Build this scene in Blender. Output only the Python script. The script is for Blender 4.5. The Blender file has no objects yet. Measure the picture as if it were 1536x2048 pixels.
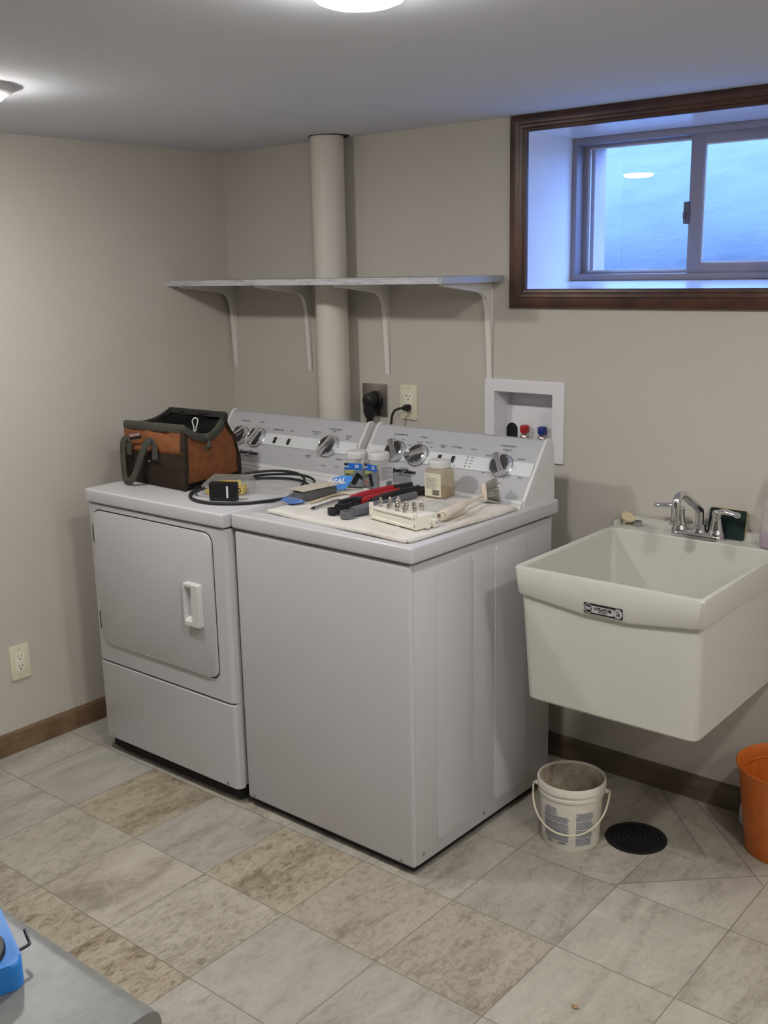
import bpy, bmesh, math, random
from mathutils import Vector, Matrix
random.seed(7)
PI = math.pi
V = Vector
SC = bpy.context.scene
COL = SC.collection

# ------------------------------------------------------------------ camera
def setup_camera():
    F, yaw, pitch, roll = 2103.6, -0.6937, 0.2276, 0.0211
    cy, sy = math.cos(yaw), math.sin(yaw)
    f = V((sy*math.cos(pitch), cy*math.cos(pitch), -math.sin(pitch)))
    r = V((cy, -sy, 0)); d = f.cross(r)
    c, s = math.cos(roll), math.sin(roll)
    R = c*r + s*d; D = -s*r + c*d
    cam = bpy.data.cameras.new('camera'); o = bpy.data.objects.new('camera', cam); COL.objects.link(o)
    m = Matrix((( R.x, -D.x, -f.x, 3.1196), (R.y, -D.y, -f.y, -2.8395), (R.z, -D.z, -f.z, 1.5891), (0, 0, 0, 1)))
    o.matrix_world = m
    cam.sensor_fit = 'VERTICAL'; cam.sensor_height = 36; cam.sensor_width = 27
    cam.lens = 36*F/2048; cam.clip_start = 0.02
    SC.camera = o
setup_camera()

# ------------------------------------------------------------------ sky, exposure
LAMP_L = 211.0                      # radiance of a ceiling lamp's lens
LAMP_COL = (1.0, 0.975, 0.93)
SKY_COL = (0.225, 0.46, 1.15); SKY_S = 12.5
w = bpy.data.worlds.new('sky'); SC.world = w; w.use_nodes = True
w.node_tree.nodes['Background'].inputs[0].default_value = (*SKY_COL, 1)
w.node_tree.nodes['Background'].inputs[1].default_value = SKY_S
pl = bpy.data.lights.new('window_portal', 'AREA'); pl.shape = 'RECTANGLE'; pl.size = 0.8; pl.size_y = 0.42
pl.cycles.is_portal = True
po = bpy.data.objects.new('window_portal', pl); COL.objects.link(po)
po.location = (1.755, 0.32, 1.755); po.rotation_euler = (-PI/2, 0, 0)
SC.view_settings.view_transform = 'Standard'; SC.view_settings.look = 'None'
SC.view_settings.gamma = 1; SC.view_settings.use_curve_mapping = False
SC.view_settings.exposure = 0.0
SC.cycles.max_bounces = 10; SC.cycles.transparent_max_bounces = 16
SC.cycles.sample_clamp_indirect = 6.0

# ------------------------------------------------------------------ materials
def lin(c):
    return tuple(((x/255)/12.92 if x/255 <= 0.04045 else ((x/255+0.055)/1.055)**2.4) for x in c)
def new_mat(name):
    m = bpy.data.materials.new(name); m.use_nodes = True
    nt = m.node_tree; return m, nt, nt.nodes['Principled BSDF']
def nd(nt, t, **kw):
    n = nt.nodes.new(t)
    for k, v in kw.items():
        if k in n.inputs: n.inputs[k].default_value = v
        else: setattr(n, k, v)
    return n
def ramp(nt, fac, stops):
    n = nt.nodes.new('ShaderNodeValToRGB'); e = n.color_ramp.elements
    while len(e) < len(stops): e.new(0.5)
    for i, (p, c) in enumerate(stops):
        e[i].position = p; e[i].color = (*c, 1) if len(c) == 3 else c
    nt.links.new(fac, n.inputs[0]); return n.outputs[0]
def mixc(nt, fac, a, b, mode='MIX'):
    n = nt.nodes.new('ShaderNodeMix'); n.data_type = 'RGBA'; n.blend_type = mode
    for s, v in ((n.inputs[0], fac), (n.inputs[6], a), (n.inputs[7], b)):
        if isinstance(v, bpy.types.NodeSocket): nt.links.new(v, s)
        elif isinstance(v, (int, float)): s.default_value = v
        else: s.default_value = (*v, 1)
    return n.outputs[2]
def mth(nt, op, a, b=None, c=None):
    n = nt.nodes.new('ShaderNodeMath'); n.operation = op
    for i, v in enumerate((a, b, c)):
        if v is None: continue
        if isinstance(v, bpy.types.NodeSocket): nt.links.new(v, n.inputs[i])
        else: n.inputs[i].default_value = v
    return n.outputs[0]
def objco(nt, scale=(1, 1, 1), rot=(0, 0, 0), geo=False):
    t = nt.nodes.new('ShaderNodeNewGeometry' if geo else 'ShaderNodeTexCoord')
    mp = nt.nodes.new('ShaderNodeMapping'); mp.inputs['Scale'].default_value = scale; mp.inputs['Rotation'].default_value = rot
    nt.links.new(t.outputs['Position' if geo else 'Object'], mp.inputs[0]); return mp.outputs[0]
def noise(nt, co, scale, detail=4, rough=0.55, dist=0.0):
    n = nd(nt, 'ShaderNodeTexNoise'); n.inputs['Scale'].default_value = scale
    n.inputs['Detail'].default_value = detail; n.inputs['Roughness'].default_value = rough; n.inputs['Distortion'].default_value = dist
    nt.links.new(co, n.inputs['Vector']); return n.outputs['Fac']
def bump(nt, h, bsdf, strength=0.2, dist=0.01):
    b = nd(nt, 'ShaderNodeBump'); b.inputs['Strength'].default_value = strength; b.inputs['Distance'].default_value = dist
    nt.links.new(h, b.inputs['Height']); nt.links.new(b.outputs[0], bsdf.inputs['Normal'])
def M(name, col, rough=0.5, metal=0.0, var=0.06, vscale=12.0, bmp=0.0, bscale=200.0, geo=False, coat=0.0, spec=None, stretch=(1, 1, 1)):
    """plain procedural material: colour with a slight mottle, optional fine bump"""
    m, nt, b = new_mat(name)
    c = lin(col) if max(col) > 1.0 else col
    co = objco(nt, stretch, geo=geo)
    f = noise(nt, co, vscale, 3)
    a = tuple(min(1, x*(1-var)) for x in c); d = tuple(min(1, x*(1+var)) for x in c)
    nt.links.new(ramp(nt, f, [(0.3, a), (0.7, d)]), b.inputs['Base Color'])
    b.inputs['Roughness'].default_value = rough; b.inputs['Metallic'].default_value = metal
    if coat: b.inputs['Coat Weight'].default_value = coat; b.inputs['Coat Roughness'].default_value = 0.1
    if spec is not None: b.inputs['Specular IOR Level'].default_value = spec
    if bmp: bump(nt, noise(nt, co, bscale, 2), b, bmp, 0.002)
    return m
def clear_mat(name, tint=(1, 1, 1), body=0.12, bodycol=(0.8, 0.8, 0.78), gloss=0.08, ior=1.45):
    """thin clear plastic or glass: see-through with a fresnel sheen and a little milky body"""
    m, nt, b = new_mat(name); nt.nodes.remove(b)
    tr = nd(nt, 'ShaderNodeBsdfTransparent'); tr.inputs[0].default_value = (*tint, 1)
    gl = nd(nt, 'ShaderNodeBsdfGlossy'); gl.inputs['Roughness'].default_value = gloss
    lw = nd(nt, 'ShaderNodeLayerWeight'); lw.inputs['Blend'].default_value = 0.5; kf = min(1.0, (ior-1)/0.45)
    sheen = mth(nt, 'ADD', mth(nt, 'MULTIPLY', mth(nt, 'POWER', lw.outputs['Facing'], 5.0), 0.9*kf), 0.045*kf)
    mx = nd(nt, 'ShaderNodeMixShader'); nt.links.new(sheen, mx.inputs[0]); nt.links.new(tr.outputs[0], mx.inputs[1]); nt.links.new(gl.outputs[0], mx.inputs[2])
    out = mx.outputs[0]
    if body:
        df = nd(nt, 'ShaderNodeBsdfDiffuse'); df.inputs[0].default_value = (*bodycol, 1)
        m2 = nd(nt, 'ShaderNodeMixShader'); m2.inputs[0].default_value = body
        nt.links.new(out, m2.inputs[1]); nt.links.new(df.outputs[0], m2.inputs[2]); out = m2.outputs[0]
    nt.links.new(out, nt.nodes['Material Output'].inputs[0]); return m

WALL = M('wall_paint', (200, 194, 185), 0.85, var=0.012, vscale=3, bmp=0.12, bscale=260, geo=True)
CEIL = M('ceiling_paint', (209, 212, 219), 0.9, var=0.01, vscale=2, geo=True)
WHITE = M('white_enamel', (197, 196, 199), 0.28, var=0.008, vscale=5, spec=0.5)
WPLAST = M('white_plastic', (214, 214, 214), 0.4, var=0.01)
PIPEW = M('pipe_paint', (214, 208, 198), 0.45, var=0.015)
IVORY = M('ivory_plastic', (226, 220, 196), 0.4, var=0.01)
SINKM = M('sink_composite', (204, 203, 194), 0.45, var=0.015, vscale=30, bmp=0.05, bscale=400)
SILVER = M('panel_silver', (180, 180, 184), 0.5, 0.0, var=0.02, vscale=300, stretch=(0.05, 1, 1))
BAND = M('panel_band', (214, 216, 219), 0.35, 0.0, var=0.02, vscale=300, stretch=(0.05, 1, 1))
CHROME = M('chrome', (0.80, 0.80, 0.82), 0.12, 1.0, var=0.02)
STEEL = M('brushed_steel', (0.50, 0.48, 0.46), 0.32, 1.0, var=0.08, vscale=150, stretch=(1, 1, 0.04))
NICKEL = M('nickel', (0.60, 0.56, 0.50), 0.28, 1.0, var=0.08, vscale=80)
BLACK = M('black_plastic', (22, 22, 24), 0.45, var=0.1)
DARK = M('dark_gap', (16, 16, 17), 0.8, var=0.1)
RUBBER = M('black_rubber', (26, 27, 28), 0.6, var=0.1)
INK = M('ink', (52, 52, 56), 0.7, var=0.05)
LOGOINK = M('logo_ink', (18, 18, 20), 0.6, var=0.05)
RED = M('red_plastic', (172, 28, 38), 0.42, var=0.08)
BLUE = M('blue_plastic', (28, 54, 132), 0.45, var=0.06)
BRIGHTBLUE = M('bright_blue', (40, 128, 214), 0.42, var=0.06)
GREYP = M('grey_plastic', (98, 99, 104), 0.55, var=0.06)
PAPER = M('label_paper', (222, 218, 196), 0.6, var=0.02)
LWHITE = M('label_white', (208, 208, 210), 0.6, var=0.02)
LBLUE = M('label_blue', (24, 100, 196), 0.5, var=0.05)
BINK = M('blue_ink', (74, 88, 128), 0.7, var=0.08)

def wood_mat(name, dark, mid, light, rough, sc, axis):
    m, nt, b = new_mat(name)
    st = {0: (0.09, 1, 1), 1: (1, 0.09, 1), 2: (1, 1, 0.09)}[axis]
    co = objco(nt, st, geo=True)
    n1 = noise(nt, co, sc, 6, 0.65, 0.6); n2 = noise(nt, objco(nt, geo=True), 7, 3)
    c = ramp(nt, n1, [(0.25, dark), (0.5, mid), (0.78, light)])
    c = mixc(nt, ramp(nt, n2, [(0.35, (0, 0, 0)), (0.75, (1, 1, 1))]), c, dark)
    nt.links.new(c, b.inputs['Base Color']); b.inputs['Roughness'].default_value = rough
    bump(nt, n1, b, 0.06, 0.002); return m
def trim_wood(ax): return wood_mat('stained_trim_%d' % ax, lin((38, 24, 22)), lin((86, 54, 42)), lin((116, 76, 56)), 0.33, 40, ax)
TRIMX, TRIMZ = trim_wood(0), trim_wood(2)
BASEX = wood_mat('baseboard_wood_x', lin((86, 73, 63)), lin((108, 93, 80)), lin((126, 110, 96)), 0.5, 60, 0)
BASEY = wood_mat('baseboard_wood_y', lin((98, 76, 54)), lin((124, 100, 74)), lin((144, 119, 92)), 0.5, 60, 1)
JAMB = M('jamb_board', (232, 231, 234), 0.22, var=0.04, vscale=6, geo=True)
VINYL = M('window_vinyl', (140, 134, 142), 0.45, var=0.02)  # white vinyl toned mauve-grey: backlit shade put into the colour

def floor_mat():
    m, nt, b = new_mat('floor_tile'); L = nt.links
    g = nd(nt, 'ShaderNodeNewGeometry'); sx = nd(nt, 'ShaderNodeSeparateXYZ'); L.new(g.outputs['Position'], sx.inputs[0])
    X, Y = sx.outputs[0], sx.outputs[1]
    P = 0.3025
    u = mth(nt, 'DIVIDE', mth(nt, 'SUBTRACT', X, 0.487), P); v = mth(nt, 'DIVIDE', mth(nt, 'ADD', Y, 0.885), 0.31)
    fu, fv = mth(nt, 'FLOOR', u), mth(nt, 'FLOOR', v)
    du = mth(nt, 'MULTIPLY', mth(nt, 'ABSOLUTE', mth(nt, 'SUBTRACT', u, mth(nt, 'ROUND', u))), P)
    dv = mth(nt, 'MULTIPLY', mth(nt, 'ABSOLUTE', mth(nt, 'SUBTRACT', v, mth(nt, 'ROUND', v))), 0.31)
    # the cut tiles round the floor drain: square of one 2x2 field with diagonal joints
    inx = mth(nt, 'MULTIPLY', mth(nt, 'GREATER_THAN', X, 1.845), mth(nt, 'LESS_THAN', X, 2.30))
    iny = mth(nt, 'GREATER_THAN', Y, -0.575)
    drain = mth(nt, 'MULTIPLY', inx, iny)
    def dline(ax, ay, bx, by):
        l = math.hypot(bx-ax, by-ay); nx, ny = (by-ay)/l, -(bx-ax)/l
        d = mth(nt, 'ADD', mth(nt, 'MULTIPLY', X, nx), mth(nt, 'MULTIPLY', Y, ny))
        return mth(nt, 'SUBTRACT', d, nx*ax+ny*ay)
    s1 = dline(1.902, -0.06, 2.118, -0.29); s2 = dline(1.992, -0.035, 2.24, -0.28); s3 = dline(1.988, -0.567, 2.285, -0.29)
    # joints inside the field
    r1 = mth(nt, 'MULTIPLY', drain, mth(nt, 'LESS_THAN', X, 2.125))
    def near(d, wid, mask):
        return mth(nt, 'MULTIPLY', mth(nt, 'LESS_THAN', mth(nt, 'ABSOLUTE', d), wid), mask)
    jl = near(s1, 0.0016, r1)
    for d in (s2, s3): jl = mth(nt, 'MAXIMUM', jl, near(d, 0.0016, drain))
    jl = mth(nt, 'MAXIMUM', jl, near(dline(1.86, -0.33, 2.28, -0.335), 0.0014, mth(nt, 'MULTIPLY', drain, mth(nt, 'LESS_THAN', X, 2.11))))
    gx = near(du, 0.0014, mth(nt, 'SUBTRACT', 1.0, mth(nt, 'MULTIPLY', drain, mth(nt, 'GREATER_THAN', Y, -0.38))))
    gy = near(dv, 0.0014, mth(nt, 'SUBTRACT', 1.0, mth(nt, 'MULTIPLY', drain, mth(nt, 'GREATER_THAN', Y, -0.56))))
    joint = mth(nt, 'MAXIMUM', mth(nt, 'MAXIMUM', gx, gy), jl)
    # id of the piece
    extra = mth(nt, 'MULTIPLY', drain, mth(nt, 'ADD', mth(nt, 'ADD', mth(nt, 'MULTIPLY', mth(nt, 'GREATER_THAN', s1, 0), 3.0), mth(nt, 'MULTIPLY', mth(nt, 'GREATER_THAN', s2, 0), 5.0)), mth(nt, 'MULTIPLY', mth(nt, 'GREATER_THAN', s3, 0), 11.0)))
    idv = nd(nt, 'ShaderNodeCombineXYZ'); L.new(fu, idv.inputs[0]); L.new(fv, idv.inputs[1]); L.new(extra, idv.inputs[2])
    wn = nd(nt, 'ShaderNodeTexWhiteNoise'); L.new(idv.outputs[0], wn.inputs['Vector'])
    rnd = wn.outputs['Value']; rs = nd(nt, 'ShaderNodeSeparateColor'); L.new(wn.outputs['Color'], rs.inputs[0])
    # per-piece coordinates: veins mostly run towards the back wall
    off = nd(nt, 'ShaderNodeVectorMath'); off.operation = 'SCALE'; L.new(wn.outputs['Color'], off.inputs[0]); off.inputs['Scale'].default_value = 23.0
    ad = nd(nt, 'ShaderNodeVectorMath'); ad.operation = 'ADD'; L.new(g.outputs['Position'], ad.inputs[0]); L.new(off.outputs[0], ad.inputs[1])
    def mapped(scale, rz):
        mp = nd(nt, 'ShaderNodeMapping'); mp.inputs['Scale'].default_value = scale; mp.inputs['Rotation'].default_value = (0, 0, rz)
        L.new(ad.outputs[0], mp.inputs[0]); return mp.outputs[0]
    cA = mapped((5.5, 1.7, 1), 0.12); cB = mapped((3.5, 5.0, 1), -0.35)
    big = noise(nt, cA, 1.6, 8, 0.62, 0.9)
    fine = noise(nt, mapped((17, 8, 1), 0.15), 3.4, 12, 0.74, 0.9)
    vein = noise(nt, cB, 1.7, 7, 0.6, 1.6)
    vl = ramp(nt, mth(nt, 'ABSOLUTE', mth(nt, 'SUBTRACT', vein, 0.5)), [(0.0, (1, 1, 1)), (0.016, (0.25, 0.25, 0.25)), (0.05, (0, 0, 0))])
    grey = ramp(nt, big, [(0.3, lin((156, 151, 141))), (0.5, lin((178, 174, 165))), (0.72, lin((192, 189, 181)))])
    tanf = mth(nt, 'ADD', mth(nt, 'MULTIPLY', big, 0.6), mth(nt, 'MULTIPLY', fine, 0.4))
    tan = ramp(nt, tanf, [(0.34, lin((106, 91, 72))), (0.42, lin((146, 131, 110))), (0.50, lin((172, 159, 139))), (0.66, lin((190, 178, 156)))])
    # whiter tiles lie by the walls (rows at the left and right), browner ones in the middle
    mid = mth(nt, 'MULTIPLY', mth(nt, 'GREATER_THAN', fu, -0.5), mth(nt, 'LESS_THAN', fu, 3.5))
    tsel0 = mth(nt, 'MULTIPLY', mid, ramp(nt, rnd, [(0.0, (0.25, 0.25, 0.25)), (1.0, (1, 1, 1))]))
    strong = None
    for i, j, k in ((0, -1, 1.0), (2, -1, 1.0), (3, -1, 0.7), (2, -3, 1.0), (1, -3, 0.9), (0, -3, 0.6), (-1, -3, 0.8), (3, -2, 0.25), (4, -1, 0.35), (0, -2, 0.45), (2, -2, 0.4)):
        h = mth(nt, 'MULTIPLY', mth(nt, 'MULTIPLY', mth(nt, 'COMPARE', fu, i, 0.1), mth(nt, 'COMPARE', fv, j, 0.1)), k)
        strong = h if strong is None else mth(nt, 'ADD', strong, h)
    tsel = mth(nt, 'MAXIMUM', mth(nt, 'MULTIPLY', tsel0, 0.45), mth(nt, 'MULTIPLY', strong, 0.92))
    low = mth(nt, 'MULTIPLY', mth(nt, 'GREATER_THAN', fu, 3.5), 0.28)
    base = mixc(nt, mth(nt, 'ADD', tsel, low), grey, tan)
    fr = ramp(nt, fine, [(0.30, lin((150, 136, 112))), (0.52, (1, 1, 1))])
    base = mixc(nt, mth(nt, 'MINIMUM', mth(nt, 'ADD', mth(nt, 'MULTIPLY', rs.outputs[1], 0.45), mth(nt, 'MULTIPLY', strong, 0.55)), 1.0), base, mixc(nt, 1.0, base, fr, 'MULTIPLY'))
    base = mixc(nt, mth(nt, 'MULTIPLY', vl, mth(nt, 'MULTIPLY', rs.outputs[2], 0.35)), base, lin((206, 200, 186)))
    tone = ramp(nt, rs.outputs[0], [(0, (0.90, 0.90, 0.90)), (1, (1.05, 1.05, 1.05))])
    base = mixc(nt, 1.0, base, tone, 'MULTIPLY')
    base = mixc(nt, joint, base, lin((126, 118, 107)))
    L.new(base, b.inputs['Base Color'])
    b.inputs['Roughness'].default_value = 0.5
    h = mth(nt, 'ADD', mth(nt, 'MULTIPLY', fine, 0.35), mth(nt, 'MULTIPLY', joint, -1.0))
    bump(nt, h, b, 0.25, 0.0015)
    return m
FLOORM = floor_mat()

def fabric(name, col, rough=0.9, sc=900):
    m, nt, b = new_mat(name); co = objco(nt)
    c = lin(col)
    f = noise(nt, co, 30, 5, 0.6)
    nt.links.new(ramp(nt, f, [(0.3, tuple(x*0.78 for x in c)), (0.7, tuple(x*1.15 for x in c))]), b.inputs['Base Color'])
    b.inputs['Roughness'].default_value = rough
    bump(nt, noise(nt, co, sc, 2), b, 0.3, 0.001); return m

# ------------------------------------------------------------------ mesh helpers
def mk(o, ex, ey):
    ex, ey = V(ex).normalized(), V(ey).normalized(); n = ex.cross(ey); o = V(o)
    return Matrix(((ex.x, ey.x, n.x, o.x), (ex.y, ey.y, n.y, o.y), (ex.z, ey.z, n.z, o.z), (0, 0, 0, 1)))
def FRONT(x=0, y=0, z=0): return mk((x, y, z), (1, 0, 0), (0, 0, 1))     # normal -y
def SIDE(x=0, y=0, z=0): return mk((x, y, z), (0, 1, 0), (0, 0, 1))      # normal +x
def TOP(x=0, y=0, z=0, a=0.0): return mk((x, y, z), (math.cos(a), math.sin(a), 0), (-math.sin(a), math.cos(a), 0))
def NB(): return bmesh.new()
def merge(bm, t, mat=None):
    if mat is not None: t.transform(mat)
    me = bpy.data.meshes.new('t'); t.to_mesh(me); t.free(); bm.from_mesh(me); bpy.data.meshes.remove(me); return bm
def box(bm, x0, x1, y0, y1, z0, z1, bev=0.0, seg=2, mat=None):
    t = NB(); r = bmesh.ops.create_cube(t, size=1)
    for v in t.verts: v.co = V(((x0+x1)/2+v.co.x*(x1-x0), (y0+y1)/2+v.co.y*(y1-y0), (z0+z1)/2+v.co.z*(z1-z0)))
    if bev: bmesh.ops.bevel(t, geom=t.edges[:], offset=bev, segments=seg, profile=0.5, affect='EDGES')
    return merge(bm, t, mat)
def rrect_pts(x0, x1, y0, y1, r, n=6):
    r = max(1e-5, min(r, (x1-x0)/2-1e-5, (y1-y0)/2-1e-5)); out = []
    for cx, cy, a0 in ((x1-r, y0+r, -PI/2), (x1-r, y1-r, 0), (x0+r, y1-r, PI/2), (x0+r, y0+r, PI)):
        for i in range(n+1):
            a = a0+PI/2*i/n; out.append((cx+r*math.cos(a), cy+r*math.sin(a)))
    return out
def prism(bm, pts, h0, h1, mat, bev=0.0, seg=2):
    """polygon (2d) extruded along local z from h0 to h1; bev rounds the h1 rim"""
    t = NB(); n = len(pts)
    a = [t.verts.new((p[0], p[1], h0)) for p in pts]; b = [t.verts.new((p[0], p[1], h1)) for p in pts]
    t.faces.new(a[::-1]); top = t.faces.new(b)
    for i in range(n): t.faces.new((a[i], a[(i+1) % n], b[(i+1) % n], b[i]))
    if bev: bmesh.ops.bevel(t, geom=list(top.edges), offset=bev, segments=seg, profile=0.5, affect='EDGES')
    bmesh.ops.recalc_face_normals(t, faces=t.faces)
    return merge(bm, t, mat)
def plate(bm, mat, x0, x1, y0, y1, r, h0, h1, bev=0.0, n=6): return prism(bm, rrect_pts(x0, x1, y0, y1, r, n), h0, h1, mat, bev)
def circ(cx, cy, r, n=32, ry=None): return [(cx+r*math.cos(2*PI*i/n), cy+(ry or r)*math.sin(2*PI*i/n)) for i in range(n)]
def lathe(bm, prof, mat=None, n=40, cap0=False, cap1=False, squeeze=None):
    t = NB(); rings = []
    for r, z in prof:
        if r < 1e-6: rings.append([t.verts.new((0, 0, z))])
        else: rings.append([t.verts.new((r*math.cos(2*PI*i/n), r*math.sin(2*PI*i/n), z)) for i in range(n)])
    for A, B in zip(rings, rings[1:]):
        for i in range(n):
            j = (i+1) % n
            if len(A) == 1 and len(B) > 1: t.faces.new((A[0], B[j], B[i]))
            elif len(B) == 1 and len(A) > 1: t.faces.new((A[i], A[j], B[0]))
            elif len(A) > 1: t.faces.new((A[i], A[j], B[j], B[i]))
    if cap0 and len(rings[0]) > 1: t.faces.new(rings[0][::-1])
    if cap1 and len(rings[-1]) > 1: t.faces.new(rings[-1])
    bmesh.ops.recalc_face_normals(t, faces=t.faces)
    return merge(bm, t, mat)
def loft(bm, rings, closed=True, cap0=True, cap1=True, mat=None):
    t = NB(); R = [[t.verts.new(p) for p in r] for r in rings]; n = len(R[0])
    for A, B in zip(R, R[1:]):
        for i in range(n if closed else n-1):
            j = (i+1) % n; t.faces.new((A[i], A[j], B[j], B[i]))
    if cap0: t.faces.new(R[0][::-1])
    if cap1: t.faces.new(R[-1])
    bmesh.ops.recalc_face_normals(t, faces=t.faces)
    return merge(bm, t, mat)
def spline(pts, sub=6, closed=False):
    pts = [V(p) for p in pts]; n = len(pts); out = []
    for i in range(n if closed else n-1):
        g = (lambda k: pts[k % n]) if closed else (lambda k: pts[max(0, min(n-1, k))])
        p0, p1, p2, p3 = g(i-1), g(i), g(i+1), g(i+2)
        for s in range(sub):
            u = s/sub
            out.append(0.5*((2*p1)+(p2-p0)*u+(2*p0-5*p1+4*p2-p3)*u*u+(3*p1-p0-3*p2+p3)*u**3))
    if not closed: out.append(pts[-1])
    return out
def sweep(bm, pts, sec, closed=False, up=None, caps=True, scale=None):
    """sweep a 2d section along pts; up = reference vector for the section's first axis"""
    pts = [V(p) for p in pts]; n = len(pts); rings = []; prev = None
    for i, p in enumerate(pts):
        if closed: t = pts[(i+1) % n]-pts[i-1]
        else: t = pts[min(n-1, i+1)]-pts[max(0, i-1)]
        if t.length < 1e-9: t = V((0, 0, 1))
        t.normalize()
        if up is not None: a = V(up)
        else: a = prev if prev is not None else (V((0, 0, 1)) if abs(t.z) < 0.9 else V((1, 0, 0)))
        a = a-t*a.dot(t)
        if a.length < 1e-6: a = t.orthogonal()
        a.normalize(); prev = a; b = t.cross(a)
        k = scale(i/(n-1)) if scale else 1.0
        rings.append([p+a*(s[0]*k)+b*(s[1]*k) for s in sec])
    if closed: rings.append(rings[0])
    loft(bm, rings, True, caps and not closed, caps and not closed)
    if closed: bmesh.ops.remove_doubles(bm, verts=bm.verts, dist=1e-6)
    return bm
def tube(bm, pts, r, n=10, sub=5, closed=False, scale=None):
    return sweep(bm, spline(pts, sub, closed) if sub else pts, circ(0, 0, r, n), closed, None, True, scale)
def cyl(bm, p0, p1, r0, r1=None, n=24):
    r1 = r0 if r1 is None else r1; p0, p1 = V(p0), V(p1); t = (p1-p0).normalized(); a = t.orthogonal().normalized(); b = t.cross(a)
    ring = lambda p, r: [p+a*(r*math.cos(2*PI*i/n))+b*(r*math.sin(2*PI*i/n)) for i in range(n)]
    return loft(bm, [ring(p0, r0), ring(p1, r1)])
def ball(bm, c, rx, ry=None, rz=None, seg=20):
    t = NB(); bmesh.ops.create_uvsphere(t, u_segments=seg, v_segments=seg//2, radius=1)
    for v in t.verts: v.co = V((v.co.x*rx, v.co.y*(ry or rx), v.co.z*(rz or rx)))+V(c)
    return merge(bm, t)
ORG = {}
def finish(name, bm, mat, smooth=35):
    bmesh.ops.recalc_face_normals(bm, faces=bm.faces)
    me = bpy.data.meshes.new(name); bm.to_mesh(me); bm.free()
    for m in (mat if isinstance(mat, (list, tuple)) else [mat]): me.materials.append(m)
    if smooth:
        for p in me.polygons: p.use_smooth = True
        me.set_sharp_from_angle(angle=math.radians(smooth))
    o = bpy.data.objects.new(name, me); COL.objects.link(o); return o
def part(name, bm, mat, parent, smooth=35, label=None, kind=None):
    org = ORG[parent.as_pointer()]
    bm.transform(Matrix.Translation(-org))
    o = finish(name, bm, mat, smooth); o.parent = parent; ORG[o.as_pointer()] = org
    if label: o['label'] = label
    if kind: o['kind'] = kind
    return o
def tagit(o, label, cat, group=None, kind=None):
    o['label'] = label; o['category'] = cat
    if group: o['group'] = group
    if kind: o['kind'] = kind
    return o
def thing(name, label, cat, loc, group=None, rotz=0.0):
    o = bpy.data.objects.new(name, None); COL.objects.link(o); o.location = loc; o.rotation_euler = (0, 0, rotz)
    o.empty_display_size = 0.05; ORG[o.as_pointer()] = V(loc); return tagit(o, label, cat, group)
def solo(name, bm, mat, label, cat, group=None, smooth=35):
    lo = V([min(v.co[i] for v in bm.verts) for i in range(3)]); hi = V([max(v.co[i] for v in bm.verts) for i in range(3)])
    c = V(((lo.x+hi.x)/2, (lo.y+hi.y)/2, lo.z)); bm.transform(Matrix.Translation(-c))
    o = finish(name, bm, mat, smooth); o.location = c; ORG[o.as_pointer()] = c; return tagit(o, label, cat, group)
def struct(name, bm, mat, parent=None, smooth=35):
    o = finish(name, bm, mat, smooth)
    if parent is None: o['kind'] = 'structure'
    else: o.parent = parent
    ORG[o.as_pointer()] = V((0, 0, 0)); return o
def dup(root, loc, label=None, rotz=None):
    r = root.copy(); COL.objects.link(r); r.location = loc
    if rotz is not None: r.rotation_euler = (0, 0, rotz)
    if label: r['label'] = label
    for ch in list(root.children):
        c = ch.copy(); COL.objects.link(c); c.parent = r
        for g in list(ch.children):
            d = g.copy(); COL.objects.link(d); d.parent = c
    return r
def text_bm(bm, s, size, mat, extrude=0.0003, shear=0.0, bold=0.0, align='CENTER', sx=1.0, spacing=1.0):
    cu = bpy.data.curves.new('t', 'FONT'); cu.body = s; cu.size = size; cu.extrude = extrude; cu.shear = shear; cu.offset = bold
    cu.align_x = align; cu.align_y = 'CENTER'; cu.resolution_u = 3; cu.space_character = spacing
    o = bpy.data.objects.new('t', cu); COL.objects.link(o)
    dg = bpy.context.evaluated_depsgraph_get(); dg.update()
    me = bpy.data.meshes.new_from_object(o.evaluated_get(dg))
    me.transform(mat @ Matrix.Diagonal((sx, 1, 1, 1))); bm.from_mesh(me)
    bpy.data.objects.remove(o); bpy.data.curves.remove(cu); bpy.data.meshes.remove(me); return bm

# ------------------------------------------------------------------ the room
H = 2.026; RX = 5.6; RY = -6.0
bm = NB(); box(bm, -0.15, RX+0.15, RY-0.15, 0.28, -0.1, 0.0); struct('floor', bm, FLOORM)
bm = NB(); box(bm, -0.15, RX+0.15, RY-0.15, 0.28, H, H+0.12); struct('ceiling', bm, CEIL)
bm = NB(); box(bm, -0.15, 0, RY, 0.28, 0, H); struct('wall_left', bm, WALL)
bm = NB(); box(bm, RX, RX+0.15, RY, 0.28, 0, H); struct('wall_right', bm, WALL)
bm = NB(); box(bm, 0, RX, RY-0.15, RY, 0, H); struct('wall_front', bm, WALL)
WX0, WX1, WZ0, WZ1 = 1.344, 2.172, 1.510, 1.984       # rough window opening
BX0, BX1, BZ0, BZ1 = 1.232, 1.456, 1.020, 1.202       # supply box recess
bm = NB()
def cells(bm, xs, zs, holes, y0, y1):
    for x0, x1 in zip(xs, xs[1:]):
        for z0, z1 in zip(zs, zs[1:]):
            if not any(a <= x0+1e-6 and x1 <= b+1e-6 and c <= z0+1e-6 and z1 <= d+1e-6 for a, b, c, d in holes): box(bm, x0, x1, y0, y1, z0, z1)
cells(bm, [0, BX0, WX0, BX1, WX1, RX], [0, BZ0, BZ1, WZ0, WZ1, H], [(WX0, WX1, WZ0, WZ1), (BX0, BX1, BZ0, BZ1)], 0, 0.27)
bmesh.ops.remove_doubles(bm, verts=bm.verts, dist=1e-5)
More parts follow.
